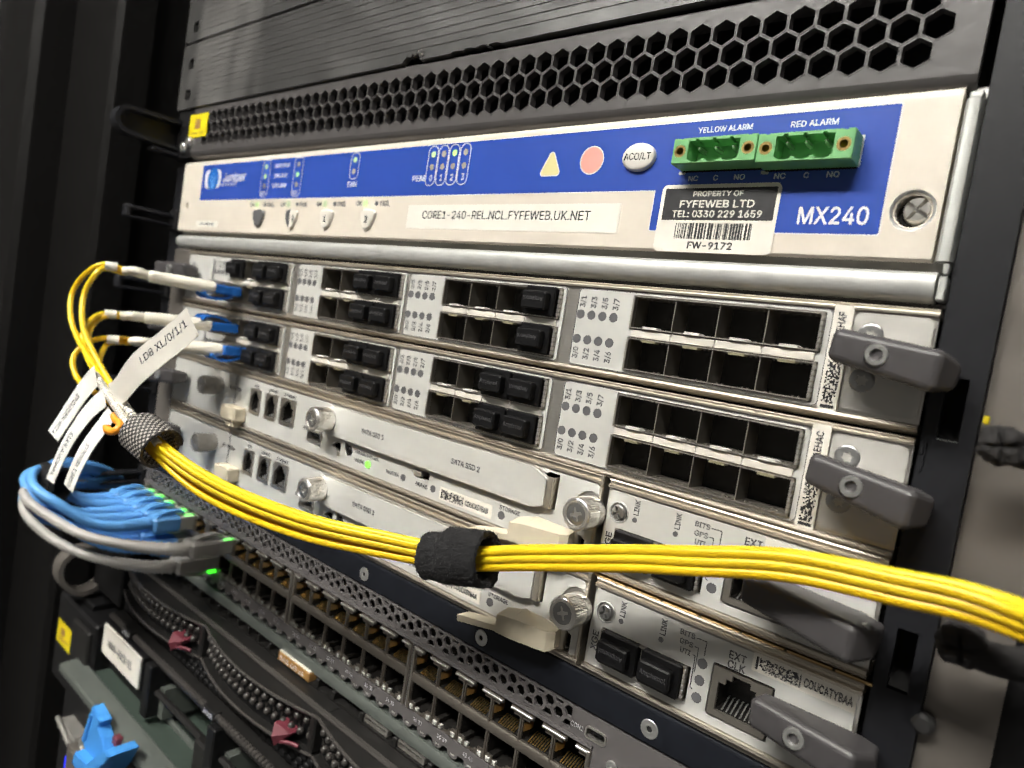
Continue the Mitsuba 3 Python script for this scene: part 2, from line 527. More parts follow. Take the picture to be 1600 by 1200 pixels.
def vent_panel():
    before = set(scene)
    k = thing('vent_panel', 'dark grey honeycomb air grille above the blue and cream control panel', 'vent panel')
    pitch, R, zc = 7.72, 3.92, (70.2, 76.9, 83.6)
    holes = []
    for row, z in enumerate(zc):
        xr = 319.0 + (3.86 if row == 1 else 0.0)
        x = xr
        while x > -72:
            holes.append(Polygon([(x + R * math.cos(a), z + R * math.sin(a)) for a in np.radians(np.arange(30, 390, 60))]).buffer(-.35).buffer(.35, quad_segs=3))
            x -= pitch
    plate = sbox(-84, 63.6, 333.5, 91.2).difference(unary_union(holes))
    part(k, 'honeycomb', ext(plate, 0.35, 3.2), 'vent')
    rim = [h.buffer(.28, quad_segs=2).difference(h) for h in holes if h.centroid.x > -80]
    part(k, 'hole_rim', cat(*[ext(h, .12, .5) for h in rim]), 'vent', stuff=True)
    part(k, 'lower_fold', profile_x([(.35, 63.6), (.9, 61.6), (2.4, 60.2), (5, 59.6), (14, 59.6), (14, 60.6), (5, 60.8), (3.2, 62), (2.6, 63.6)], -84, 333.5), 'vent', 40)
    part(k, 'top_fold', profile_x([(.35, 91.2), (1.1, 92.0), (3, 92.3), (14, 92.3), (14, 91.4), (3.2, 91.2)], -84, 333.5), 'vent', 40)
    part(k, 'inner_tray', cat(box(-84, 333, 34, 35, 60, 92), box(-84, 333, 4, 34, 60.9, 61.5), box(-84, 333, 4, 34, 91.6, 92)), 'black')
    part(k, 'end_flange', ext(rpoly(-106, -84.4, 60, 91.4, 1), .6, 2.4), 'black')
    part(k, 'screw', screw(-92.5, 66.3, 3.4, .6, 2.2), 'bright', 35)
    part(k, 'screw', screw(-85.5, 69.5, 3.2, .6, 2.2), 'bright', 35)
    part(k, 'warning_sticker', ext(rpoly(-88.5, -64.5, 72, 86.5, .8), -.15, .3), 'stickyellow', label='small yellow sticker at the left end of the grille')
    part(k, 'sticker_mark', cat(ext(rpoly(-80, -74, 77, 83, .5), -.28, -.1), box(-86, -67, -.28, -.1, 74.2, 74.8)), 'brown')
    # the panel hangs a little low on its right
    R = T().translate([.15, 0, .075]).rotate([0, 1, 0], .55).translate([-.15, 0, -.0757])
    for q in set(scene) - before:
        scene[q]['to_world'] = R


vent_panel()


# ------------------------------------------------------------------ router chassis
def chassis():
    k = thing('router_chassis', 'steel router chassis holding the control panel and the stacked cards', 'router')
    part(k, 'cross_beam', profile_x([(1.5, 4.9), (.2, 5.4), (-.9, 6.6), (-1.3, 8.3), (-1.2, 10.2), (-.6, 11.6), (.6, 12.5), (3, 12.8), (6, 12.8), (6, 4.9)], -84, 333.2), 'zinc', 40, label='rounded galvanised beam between the control panel and the upper card')
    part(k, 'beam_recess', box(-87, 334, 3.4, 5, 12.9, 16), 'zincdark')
    part(k, 'beam_end', cat(cbox(333.6, 335.6, -.5, 6, 5.4, 11.6, .4), cbox(334.1, 335.4, -.4, 3, 12.0, 14.6, .2)), 'zinc')
    part(k, 'side_column', profile_z([(331.9, 1.0), (332.6, .2), (333.9, .0), (335.0, .5), (335.7, 2), (335.8, 14), (331.9, 14)], 15.3, 55.2), 'zinc', 40)
    part(k, 'side_column_cap', cat(box(332.2, 335.8, 3, 12, 55.6, 58.2), cbox(332.4, 335.4, .6, 3, 55.4, 57.0, .3)), 'zinc')
    part(k, 'side_column', cbox(-88, -67.0, 0.6, 12, -124, 4.0, .8), 'galv')
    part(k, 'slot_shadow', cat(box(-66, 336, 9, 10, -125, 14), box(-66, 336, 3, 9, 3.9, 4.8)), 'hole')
    part(k, 'card_guide', cat(*[box(-66, 335, 4.2, 9, z - .35, z + .35) for z in (-29.0, -60.6 + .3, -92.6)]), 'recess')
    hl = []
    for x in np.arange(252, 334, 12.6):
        hl.append(box(x, x + 11.8, .9, 2.6, -93.2, -92.5))
    part(k, 'spring_gasket', cat(*hl), 'goldrough')
    part(k, 'body', cat(box(-88, -87, 5, 400, -125, 59), box(335.9, 336.4, 5, 400, -125, 59), box(-88, 336, 5, 400, 58.6, 59.4)), 'zincdark')
    part(k, 'bottom_lip', box(-88, 335.8, .8, 30, -125.4, -124.9), 'lip')


chassis()


def control_panel():
    k = thing('front_console', 'cream and blue control panel with alarm lamps across the top of the router', 'control panel')
    body = man(profile_x([(0, 15.6), (.4, 15.2), (14, 15.2), (14, 58.4), (1.8, 58.4), (.5, 57.4), (0, 55.7)], -87.2, 331.3))
    body = body - man(lathe(325.0, 27.7, [(4.1, 5), (4.1, .9), (5.2, -.05), (5.2, -1)], 40)) - man(disc(-77.4, 31, 1.7, -1, 4))
    part(k, 'faceplate', body, 'cream', 25)
    part(k, 'hole_edge', lathe(325.0, 27.7, [(4.1, 4), (4.1, 1.0), (5.0, .04), (5.3, -.05), (5.3, .3)], 40, False), 'zinc', 40)
    part(k, 'hole_bottom', disc(325, 27.7, 4.0, 4.4, 5), 'hole')
    part(k, 'captive_screw', screw(325.9, 28.1, 3.55, 4.4, 3.6, rot=.95, rec=3.3), 'bright', 35, label='large cross slot screw sunk at the right end')
    part(k, 'captive_screw', screw(-77.4, 31, 1.5, 3, 1.5), 'zinc', 35)
    bl = Polygon([(-61.5, 34.0), (-61.5, 55.3), (318.3, 55.3), (318.3, 21.2), (250.9, 21.2), (250.9, 34.0)]).buffer(-.6).buffer(.6, quad_segs=3)
    hole = unary_union([Point(224.3, 45.0).buffer(4.75, quad_segs=10), Polygon([(206.7, 50.2), (201.7, 40.2), (211.7, 40.2)]).buffer(-1.2).buffer(1.2, quad_segs=5)])
    part(k, 'blue_overlay', ext(bl.difference(hole), -.14, .05), 'blue', label='blue printed strip')
    edge = bl.exterior.buffer(.16).union(hole.boundary.buffer(.18))
    part(k, 'overlay_edge', ext(edge, -.2, .04), 'white_ink')
    part(k, 'alarm_lamp', ext(Point(224.3, 45.0).buffer(4.5, quad_segs=10), -.1, .05), 'red_lens', label='round pink alarm lamp')
    part(k, 'alarm_lamp', ext(Polygon([(206.7, 50.0), (201.9, 40.4), (211.5, 40.4)]).buffer(-1.2).buffer(1.1, quad_segs=5), -.1, .05), 'yellow_lens', label='triangular pale yellow alarm lamp')
    ov = affinity.scale(Point(243.2, 44.9).buffer(1, quad_segs=14), 6.1, 4.6)
    a = np.array(ov.exterior.coords)[:-1]
    dome = []
    for s, y in ((1, .0), (1, -.9), (.97, -1.4), (.9, -1.75), (.75, -1.95), (.4, -2.1)):
        dome += [[243.2 + (x - 243.2) * s, y, 44.9 + (z - 44.9) * s] for x, z in a]
    part(k, 'push_button', hull(dome), 'button', 40, label='oval cream push button')
    part(k, 'button_text', text('ACO/LT', 238.4, 248.2, 43.7, 45.9, y=-1.95, depth=.2), 'ink')
    # status lights
    def led(x, z, r, on, lbl=None):
        if on:
            part(k, 'status_light', disc(x, z, r, -.26, -.1, 16), 'led_tan', glow=on, label=lbl or 'lit green status light')
        else:
            part(k, 'status_light', disc(x, z, r, -.26, -.1, 16), 'led_tan')
    G, D = (.30, 1.15, .05), (.20, .62, .14)
    for i, (a1, b1) in enumerate(((D, 0), (0, 0), (G, 0), (0, 0))):
        led(143.5 + 6.28 * i, 51.2, 1.35, a1), led(143.5 + 6.28 * i, 45.85, 1.3, b1)
    for i, x in enumerate((11.3, 42.6)):
        for j, z in enumerate((51.5, 46.3, 41.1)):
            led(x, z, 1.35, D if (i, j) in ((0, 0), (0, 1)) else ((.15, .85, .2) if (i, j) == (1, 1) else 0))
    led(89.8, 51.5, 1.35, D), led(89.8, 46.1, 1.3, 0)
    for i, x in enumerate((6.7, 37.9, 70.3, 102.1)):
        part(k, 'status_light', disc(x, 31.0, 1.55, -.2, .02, 16), 'led_tan', glow=(.42, 1.0, .08) if i in (0, 3) else (.28, .62, .12), label='lit yellow green status light')
        part(k, 'status_light', disc(x + 8.0, 31.0, 1.1, -.2, .02, 14), 'led_grey')
    for i, (x, lab) in enumerate(((10.6, ''), (43.1, ''), (73.6, '1'), (105.8, '2'))):
        sh = Polygon([(x - 5.4, 26.5), (x - 4.4, 27.8), (x, 28.4), (x + 4.4, 27.8), (x + 5.4, 26.5), (x + 4.6, 23.2), (x + 2.4, 19.6), (x, 18.4), (x - 2.4, 19.6), (x - 4.6, 23.2)])
        if i == 1:
            part(k, 'shield_button', bevel(sh.intersection(sbox(x - 9, 0, x - 1.0, 90)), -1.3, 0, .3), 'shield_dark', label='dark half of the second shield shaped button')
            part(k, 'shield_button', bevel(sh.intersection(sbox(x - .95, 0, x + 9, 90)), -1.3, 0, .3), 'shield')
            print_on(k, 'button_number', [('0', x + 1.4, x + 3.4, 22.2, 25.0)], 'ink', y=-1.3)
        else:
            part(k, 'shield_button', bevel(sh, -1.5, 0, .6), 'shield_dark' if i == 0 else 'shield', label='dark grey shield shaped button' if i == 0 else None)
            if lab:
                print_on(k, 'button_number', [(lab, x - .8 if lab == '1' else x - 1.1, x + .8 if lab == '1' else x + 1.1, 22.0, 24.8)], 'ink', y=-1.5)
    # white print on the blue
    W = [('PEM', 132.3, 140.0, 40.2, 42.6), ('FAN', 86.4, 93.4, 38.9, 41.3), ('MASTER', 19.9, 34.4, 50.5, 52.5), ('ONLINE', 19.9, 33.3, 45.3, 47.2), ('OFFLINE', 19.4, 33.5, 40.0, 42.0),
         ('RE0', 8.8, 13.4, 36.2, 38.2), ('RE1', 40.0, 44.6, 36.0, 38.0), ('YELLOW ALARM', 262.4, 279.5, 51.5, 53.1), ('RED ALARM', 290.6, 303.3, 51.1, 52.7),
         ('NC', 261.8, 265.0, 36.8, 38.3), ('C', 270.0, 271.4, 36.8, 38.3), ('NO', 276.5, 279.8, 36.8, 38.3), ('NC', 288.4, 291.6, 36.7, 38.2), ('C', 296.6, 298.0, 36.7, 38.2), ('NO', 302.7, 306.0, 36.7, 38.2)]
    W += [(str(i), 142.9 + 6.28 * i, 144.6 + 6.28 * i, 40.0, 42.6) for i in range(4)]
    pills = [rpoly(140.6 + 6.28 * i, 146.2 + 6.28 * i, 38.2, 54.6, 2.4) for i in range(4)] + [rpoly(7.8, 15.4, 35.2, 55.0, 2.4), rpoly(39.0, 46.6, 35.0, 55.0, 2.4), rpoly(86.8, 93.2, 42.6, 54.8, 2.6)]
    pills = [p.exterior.buffer(.2) for p in pills]
    for i_ in W:
        print_on(k, 'white_lettering', [i_], 'white_ink', y=-.14)
    for p in pills:
        part(k, 'light_outline', ext(p, -.28, -.1), 'white_ink')
    part(k, 'model_lettering', text('MX240', 297.0, 315.2, 24.0, 28.5, y=-.14, bold=True), 'white_ink')
    # maker's mark
    ring = Point(-47.5, 46.6).buffer(6.6, quad_segs=8)
    part(k, 'logo_mark', cat(ext(rpoly(-58, -38, 41.0, 52.2, 4).difference(ring), -.26, -.1), text('Juniper', -35.5, -9.6, 44.6, 49.6, y=-.14, bold=True), text('NETWORKS', -37.0, -19.0, 42.0, 43.4, y=-.14)), 'white_ink')
    m = [ext(ring, -.2, -.1)]
    part(k, 'logo_disc', cat(*m), 'lcblue')
    part(k, 'logo_lines', cat(*[ext(affinity.rotate(sbox(-47.8, 41, -47.3, 50), a, origin=(-47.5, 40.5)), -.3, -.18) for a in (-35, -18, 0, 18, 35)]), 'ethblue')
    # dark print on the cream
    D_ = []
    for x in (6.7, 37.9, 70.3, 102.1):
        D_ += [('OK', x - 7.3, x - 2.6, 30.1, 32.1), ('FAIL', x + 10.6, x + 17.2, 29.9, 32.0)]
    print_on(k, 'dark_print', D_, 'grey_ink', y=0)
    # stickers
    part(k, 'name_sticker', box(132.6, 239.1, -.22, .02, 20.1, 30.1), 'paper', label='long white name strip below the blue band')
    print_on(k, 'name_sticker__lettering', [('CORE1-240-REL.NCL.FYFEWEB.UK.NET', 142.2, 227.5, 24.3, 27.5)], 'ink', y=-.22, bold=False)
    part(k, 'small_sticker', box(-62, -35, -.2, .02, 17.9, 21.6), 'paper', label='tiny white sticker low at the left end')
    print_on(k, 'small_sticker__lettering', [('750-021524', -58, -40, 19.2, 20.3)], 'grey_ink', y=-.2)
    part(k, 'property_sticker', ext(rpoly(253.6, 291.3, 14.8, 35.7, 1.8), -.25, -.12), 'paper', label='white property sticker with a black top and a bar code')
    part(k, 'property_sticker__black_field', box(254.9, 290.2, -.3, -.2, 24.7, 34.5), 'ink')
    print_on(k, 'property_sticker__white_lettering', [(*i,) for i in (('PROPERTY OF', 264.5, 280.4, 32.0, 33.5), ('FYFEWEB LTD', 260.5, 284.2, 28.6, 30.7), ('TEL: 0330 229 1659', 258.4, 286.9, 25.6, 27.6))], 'white', y=-.3)
    part(k, 'property_sticker__bar_code', barcode(260.3, 284.6, 18.9, 23.8, -.25, 21, n=59), 'ink')
    print_on(k, 'property_sticker__number', [('FW-9172', 265.3, 279.6, 16.0, 18.0)], 'ink', y=-.25)
    return k


control_panel()


def terminal_block(x0, x1, z0, z1, label):
    k = thing('alarm_connector', label, 'connector', None)
    yf, yb = -7.6, .2
    n = 3
    bx0, bx1 = x0 + 5.0, x1 - 5.0
    body = man(cbox(x0, x1, yf, yb, z0, z1, .25)) - man(box(bx0, bx1, yf - 1, -1.2, z0 + 1.35, z1 - 1.0))
    for i in range(n):
        c = bx0 + (bx1 - bx0) * (i + .5) / n
        w = (bx1 - bx0) / n
        body = body - man(ext(affinity.scale(Point(c, z0 + 1.7).buffer(w * .46, quad_segs=6), 1, .52), yf - 1, yf + 3.2))
        body = body - man(box(c - .55, c + .55, yf - 1, yf + 3.4, z1 - 1.1, z1 - .45))
    for c in (x0 + 2.45, x1 - 2.45):
        body = body - man(disc(c, (z0 + z1) / 2 - .1, 1.75, yf - 1, -2))
        body = body - man(box(c - .6, c + .6, yf - 1, yf + 1.2, z1 - .35, z1 + 1))
    part(k, 'housing', body, 'green')
    for c in (x0 + 2.45, x1 - 2.45):
        cz = (z0 + z1) / 2 - .1
        a = np.arange(48) * 2 * np.pi / 48
        rr = np.where(np.arange(48) % 2 == 0, 1.95, 1.72)
        ring = Polygon([(c + q * math.cos(t), cz + q * math.sin(t)) for q, t in zip(rr, a)]).difference(Point(c, cz).buffer(1.05, quad_segs=8))
        part(k, 'threaded_insert', ext(ring, yf - .1, -3), 'gold')
    for i in range(n):
        c = bx0 + (bx1 - bx0) * (i + .5) / n
        part(k, 'pin', hull(np.vstack([np.array(box(c - .45, c + .45, -5.4, -1.2, 44.4, 45.3)[0]), np.array(box(c - .2, c + .2, -6.1, -6, 44.65, 45.05)[0])])), 'bright')
    part(k, 'cutout_edge', cat(box(x0 - .6, x0 + 1.6, -.3, .2, z0 - 1.1, z0 - .1), box(x1 - .3, x1 + .4, -.3, .2, z0, z1 + .5)), 'zinc')
    part(k, 'solder_tail', box(x0 + .5, x1 - .3, -.35, .15, z0 - .5, z0 + .2), 'hole')


terminal_block(258.9, 284.75, 39.9, 47.6, 'green three pin terminal block under the yellow alarm lettering')
terminal_block(285.0, 310.3, 39.2, 47.2, 'green three pin terminal block under the red alarm lettering')


# ------------------------------------------------------------------ cards
def handle(k, x0, x1, dz, bolt='front', roll=0.0, y0=-3.5, yf=-14.5, mirror=False, tilt=0.0, side_screw=False):
    """An ejector lever: a rounded wedge, thicker towards the card's end."""
    pts = []
    n = 3
    sx = -1 if mirror else 1

    def ball(x, y, z, r):
        s = trimesh.creation.icosphere(2, r).vertices
        return s + np.array([x, y, z])
    L = x1 - x0
    for x, y, z, r in ((0, yf + 4.8, 2.9, 2.1), (0, yf + 4.8, -1.3, 2.1), (-.2, y0, 2.4, 1.4), (-.2, y0, -.6, 1.4),
                       (L * .83, yf, 2.1, 2.0), (L * .83, yf + .4, -3.7, 2.1), (L * .82, y0, 1.8, 1.4), (L * .82, y0, -3.4, 1.4),
                       (L - 2.2, yf + 5, 1.0, 1.9), (L - 2.2, yf + 5, -3.0, 1.9), (L - 2.2, y0, .8, 1.6), (L - 2.2, y0, -2.4, 1.6)):
        c, s = math.cos(roll), math.sin(roll)
        X = x0 + x + 2 if not mirror else x1 - x - 2
        pts.append(ball(X, y, z + dz, r))
    P = np.vstack(pts)
    if roll:
        c, s = math.cos(roll), math.sin(roll)
        y_, z_ = P[:, 1] - y0, P[:, 2] - dz
        P = np.c_[P[:, 0], y0 + c * y_ - s * z_, dz + s * y_ + c * z_]
    if tilt:
        c, s = math.cos(tilt), math.sin(tilt)
        xm = (x0 + x1) / 2
        X_, Z_ = P[:, 0] - xm, P[:, 2] - dz
        P = np.c_[xm + c * X_ - s * Z_, P[:, 1], dz + s * X_ + c * Z_]
    body = hull(P)
    e = part(k, 'ejector', body, 'handle', 40, label='grey plastic ejector lever')
    if bolt == 'front':
        cx = (x0 + L * .44) if not mirror else x1 - L * .44
        cy = yf + 2.0
        part(k, e.split('__')[-1] + '__pivot_screw', lathe(cx, dz + .2, [(2.7, cy + 2.5), (2.7, cy - 1.9), (2.45, cy - 2.2), (1.5, cy - 2.2), (1.25, cy - .6), (.3, cy - .4)], 32), 'chrome', 40)
        part(k, e.split('__')[-1] + '__screw_well', lathe(cx + .1, dz - .35, [(3.25, cy + 2), (3.25, cy - 1.15), (3.0, cy - 1.3), (2.75, cy - .9), (2.75, cy + 2)], 32, False), 'handle', 40)
    if side_screw:
        part(k, e.split('__')[-1] + '__pivot_screw', lathe(side_screw[0], side_screw[2], [(1.3, side_screw[1] + 1), (1.2, side_screw[1] - .6), (.5, side_screw[1] - .9)], 20), 'chrome', 40)
    return e


def lips(k, x0, x1, zt, zb, dz, gap_right=None):
    """Steel folds along a card's top and bottom edge."""
    part(k, 'top_fold', profile_x([(.1, zt - 2.0), (-.5, zt - 1.85), (-.6, zt - 1.3), (.2, zt - 1.1), (.3, zt - .6), (-.2, zt - .35), (.1, zt), (12, zt), (12, zt - 2.0)], x0, x1), 'lip', 35)
    part(k, 'bottom_fold', profile_x([(.1, zb + 2.6), (-.9, zb + 2.45), (-1.1, zb + 1.7), (-.4, zb + 1.2), (.6, zb + .5), (1.8, zb), (12, zb), (12, zb + 2.6)], x0, x1), 'lip', 40)


plugs = []
PH, PITCH, OPEN = 59.0, 14.45, 13.6


def cage(k, x0, zt, ncol, rows, light=True):
    """Stacked pluggable port cages: shell walls, dividers, latch tabs and the clear strip between the rows."""
    w = 1.2 + ncol * PITCH
    outer = unary_union([sbox(x0, z1, x0 + w, z0) for z0, z1 in rows])
    open_ = unary_union([sbox(x0 + .7, z1 + .45, x0 + w - .8, z0 - .45) for z0, z1 in rows])
    c = part(k, 'port_cage', ext(outer.difference(open_), -.9, 1.0), 'cage')
    b = c.split('__')[-1]
    inner = []
    for z0, z1 in rows:
        inner += [box(x0 + .2, x0 + .6, 1, 48, z1, z0), box(x0 + w - .7, x0 + w - .3, 1, 48, z1, z0), box(x0, x0 + w, 1, 48, z0 - .4, z0 - .1), box(x0, x0 + w, 1, 48, z1 + .1, z1 + .4), box(x0, x0 + w, 48, 49, z1, z0)]
        # contact springs at the right hand shell wall
    part(k, b + '__shell', cat(*inner), 'cagein')
    for z0, z1 in rows:
        for i in range(1, ncol):
            part(k, b + '__divider', box(x0 + .5 + PITCH * i - .16, x0 + .5 + PITCH * i + .16, -.5, 46, z1 + .3, z0 - .3), 'cagein' if 0 else 'cage')
    sp = []
    for z0, z1 in rows:
        q = z1 + .9
        while q < z0 - 1.2:
            sp.append(cbox(x0 + w - .62, x0 + w + .25, -1.5, .2, q, q + 1.15, .12))
            q += 1.55
        x = x0 + 1.5
        while x < x0 + w - 2:
            sp.append(box(x, x + 1.15, -1.05, .2, z0 - .4, z0 - .1))
            sp.append(box(x, x + 1.15, -1.05, .2, z1 + .1, z1 + .4))
            x += 1.8
    part(k, b + '__spring_finger', cat(*sp), 'steel', stuff=True)
    gl = []
    for z0, z1 in rows:
        for i in range(ncol):
            xx = x0 + .5 + PITCH * i
            gl.append(hull([[xx + .2, 9, (z0 + z1) / 2 + 1], [xx + .2, 9, (z0 + z1) / 2 - .6], [xx + 1.5, 10.5, (z0 + z1) / 2 + .2], [xx + .2, 12, (z0 + z1) / 2 + .2]]))
            for q in (2.2, 3.6, 9.8, 11.4):
                gl.append(box(xx + q, xx + q + .3, 1.2, 2.2, z1 + .4, z1 + .8))
                gl.append(box(xx + q + .5, xx + q + .8, 2.2, 3.2, z0 - .9, z0 - .4))
            gl.append(box(xx + 3, xx + 11.5, 20, 30, z1 + .5, z1 + 1.1))
    part(k, b + '__inner_spring', cat(*gl), 'cage', stuff=True)
    if len(rows) == 2:
        for i in range(ncol):
            xx = x0 + .7 + PITCH * i
            part(k, b + '__latch_tab', hull(np.vstack([box(xx + 4.6, xx + 9.6, -1.5, 1.2, rows[0][1] + .15, rows[0][1] + 1.0)[0], box(xx + 4.2, xx + 10.4, .4, 1.2, rows[0][1] - .1, rows[0][1] + .5)[0]])), 'tab')
            part(k, b + '__latch_tab', hull(np.vstack([box(xx + 4.9, xx + 9.7, -1.3, 1.2, rows[1][0] - 1.1, rows[1][0] - .3)[0], box(xx + 4.4, xx + 10.2, .4, 1.2, rows[1][0] - .5, rows[1][0] + .1)[0]])), 'brass')
            part(k, b + '__light_pipe', cbox(xx + .2, xx + PITCH - .3, -.55, 1, rows[1][0] + .25, rows[0][1] - .25, .15), 'strip')
    return c


def port_plug(x0, z0, label, flip, tilt=0.0):
    """A rubber dust plug: a collar in the port's mouth and a grip block with a moulded name."""
    k = thing('dust_plug', label, 'dust plug', 'black dust plugs in the ports')
    z1 = z0 - 10.3
    part(k, 'collar', cat(cbox(x0 + .35, x0 + 13.7, -2.4, 3, z1 + .1, z0 + .25, .35)), 'plug')
    gx0, gx1, gz0, gz1 = x0 + 1.2, x0 + 11.9, z1 + 2.0, z0 - 1.75
    part(k, 'grip', bevel(rpoly(gx0, gx1, gz0, gz1, .9), -5.6, -2.2, .5), 'plug', 25)
    c = (gz0 + gz1) / 2
    part(k, 'moulded_name', text('Amphenol', gx0 + 1.0, gx1 - 1.0, c - .45, c + 1.1, y=-5.6, depth=.16, flip=flip), 'plug_ink')


def line_card(dz, number, label):
    k = thing('line_card', label, 'line card', 'port cards in the router')
    x0, x1 = -66.0, 335.4
    rows = [(0.0 + dz, -10.6 + dz), (-13.6 + dz, -24.2 + dz)]
    gx = [-10.6, 77.4, 162.1, 250.1]
    w = 1.2 + 4 * PITCH
    plate = sbox(x0, -25.6 + dz, x1, 1.3 + dz).difference(unary_union([sbox(g - .25, a1 - .2, g + w + .25, a0 + .2) for g in gx for a0, a1 in rows]))
    part(k, 'faceplate', ext(plate, .6, 2.0), 'steel')
    ov = unary_union([rpoly(g - 21.8, g + w + 1.9, -25.2 + dz, 1.0 + dz, 1.5) for g in gx] + [rpoly(-64.6, -34.0, -25.2 + dz, 1.0 + dz, 1.5)])
    ov = ov.difference(unary_union([sbox(g - .35, a1 - .3, g + w + .35, a0 + .3) for g in gx for a0, a1 in rows]))
    part(k, 'overlay', ext(ov, .0, .6), 'face')
    part(k, 'overlay_outline', cat(*[ext(rpoly(g - 21.8, g + w + 1.9, -25.2 + dz, 1.0 + dz, 1.5).exterior.buffer(.1), -.06, .05) for g in gx]), 'led_grey')
    endp = rpoly(316.4, 334.7, -24.6 + dz, 1.0 + dz, 1.7)
    part(k, 'end_plate', ext(endp, .0, .6), 'plate')
    part(k, 'end_plate__edge', ext(endp.exterior.buffer(.12), -.05, .3), 'steel')
    lips(k, x0, x1, 3.4 + dz, -28.3 + dz, dz)
    for gi, g in enumerate(gx):
        cage(k, g, rows[0][0], 4, rows)
        t = []
        for j in range(4):
            lx = g - 20.0 + 4.4 * j
            part(k, 'port_light', disc(lx, -7.85 + dz, 1.6, -.12, .02, 18), 'led_grey')
            part(k, 'port_light', disc(lx, -16.35 + dz, 1.6, -.12, .02, 18), 'led_grey')
            t.append(('%d/%d' % (gi, 2 * j + 1), lx - .75, lx + 1.25, -5.4 + dz, -1.5 + dz, 0, 90))
            t.append(('%d/%d' % (gi, 2 * j), lx - .75, lx + 1.25, -23.1 + dz, -19.2 + dz, 0, 90))
        print_on_rot(k, 'port_numbers', t)
    for x, z in ((320.9, -4.7), (320.9, -16.6)):
        part(k, 'flat_screw', screw(x, z + dz, 3.15, .2, .6, slots='star', rot=.2, rec=1.75), 'screwzinc', 35)
    part(k, 'flat_screw', screw(-57.5, -6 + dz, 2.6, .2, .6, slots='star', rot=.2, rec=1.4), 'screwzinc', 35)
    st = part(k, 'code_sticker', ext(rpoly(311.3, 316.2, -26.4 + dz, 2.5 + dz, .4), -.75, .55), 'paper', label='narrow white bar code sticker running up the card')
    b = st.split('__')[-1]
    s = 'CABAEHAF' if number == 1 else 'CABAEHAC'
    part(k, b + '__code', stacked_code(312.1, 315.5, -25.2 + dz, -11.2 + dz, -.75, 100 + number, 34, 8, True), 'ink')
    part(k, b + '__lettering', text(s, 312.7, 314.5, -10.6 + dz, .6 + dz, y=-.75, rot=90, bold=True), 'ink')
    handle(k, 314.4, 341.0, -10.6 + dz, tilt=-.09)
    handle(k, -76.0, -46.5, -10.5 + dz, mirror=True)
    return k, gx, rows


def print_on_rot(k, name, items, mat='grey_ink'):
    part(k, name, cat(*[text(s, a, b, c, d, y=y, rot=r, bold=True) for s, a, b, c, d, y, r in items]), mat)


c1, gx, rows1 = line_card(0.0, 1, 'upper of the two port cards, right under the galvanised beam')
c2, _, rows2 = line_card(-32.3, 2, 'lower of the two port cards, right above the two processor cards')

ordn = ['first', 'second', 'third', 'fourth']
for card, rows, spec in (('upper', rows1, {(3,): [], 2: [(0, 3, 1), (1, 3, 1)], 1: [(0, 2, 1), (0, 3, 0), (1, 2, 0), (1, 3, 1)], 0: [(0, 0, 1), (0, 2, 0), (0, 3, 1), (1, 2, 0), (1, 3, 1)]}),
                         ('lower', rows2, {2: [(0, 2, 0), (0, 3, 1), (1, 2, 0), (1, 3, 0)], 1: [(0, 2, 1), (0, 3, 1), (1, 2, 0), (1, 3, 1)], 0: [(0, 2, 1), (0, 3, 0), (1, 2, 1), (1, 3, 0)]})):
    for g, lst in spec.items():
        if isinstance(g, tuple):
            continue
        for row, col, flip in lst:
            port_plug(gx[g] + .5 + PITCH * col, rows[row][0], 'black plug, %s card, %s port group, %s row, %s column' % (card, ordn[g], 'top' if row == 0 else 'bottom', ordn[col]), bool(flip))


# ------------------------------------------------------------------ processor cards and control boards
def thumbscrew(k, cx, cz, y0, y1, r, n=44, dull=False):
    bright = 'zincdark' if dull else 'bright'
    a = np.arange(2 * n) * np.pi / n
    rr = np.where(np.arange(2 * n) % 2 == 0, r, r * .945)
    star = Polygon([(cx + q * math.cos(t), cz + q * math.sin(t)) for q, t in zip(rr, a)])
    t = part(k, 'thumbscrew', ext(star, y1 + .5, y0 - 3.0), bright, label=None)
    b = t.split('__')[-1]
    part(k, b + '__collar', lathe(cx, cz, [(r * .99, y0), (r * .99, y0 - 2.4), (r * .93, y0 - 3.0)], 40), bright, 35)
    part(k, b + '__head_ring', lathe(cx, cz, [(r * .93, y1 + .6), (r * .93, y1 + .2), (r * .88, y1), (r * .83, y1), (r * .80, y1 + .25), (r * .77, y1 + .25), (r * .74, y1), (r * .68, y1), (r * .66, y1 + .5)], 44, False), bright, 35)
    m = man(lathe(cx, cz, [(r * .67, y1 + 1.2), (r * .67, y1 + .35), (r * .6, y1 + .15), (r * .3, y1 + .1)], 44))
    c = unary_union([affinity.rotate(sbox(cx - r * .42, cz - r * .10, cx + r * .42, cz + r * .10), d, origin=(cx, cz)) for d in (22, 112)] + [Point(cx, cz).buffer(r * .19, quad_segs=3)])
    part(k, b + '__head', raw(m - man(ext(c, y1 - 1, y1 + .95))), 'screwzinc', 30)
    part(k, b + '__recess', ext(c, y1 + .85, y1 + 1), 'recess')


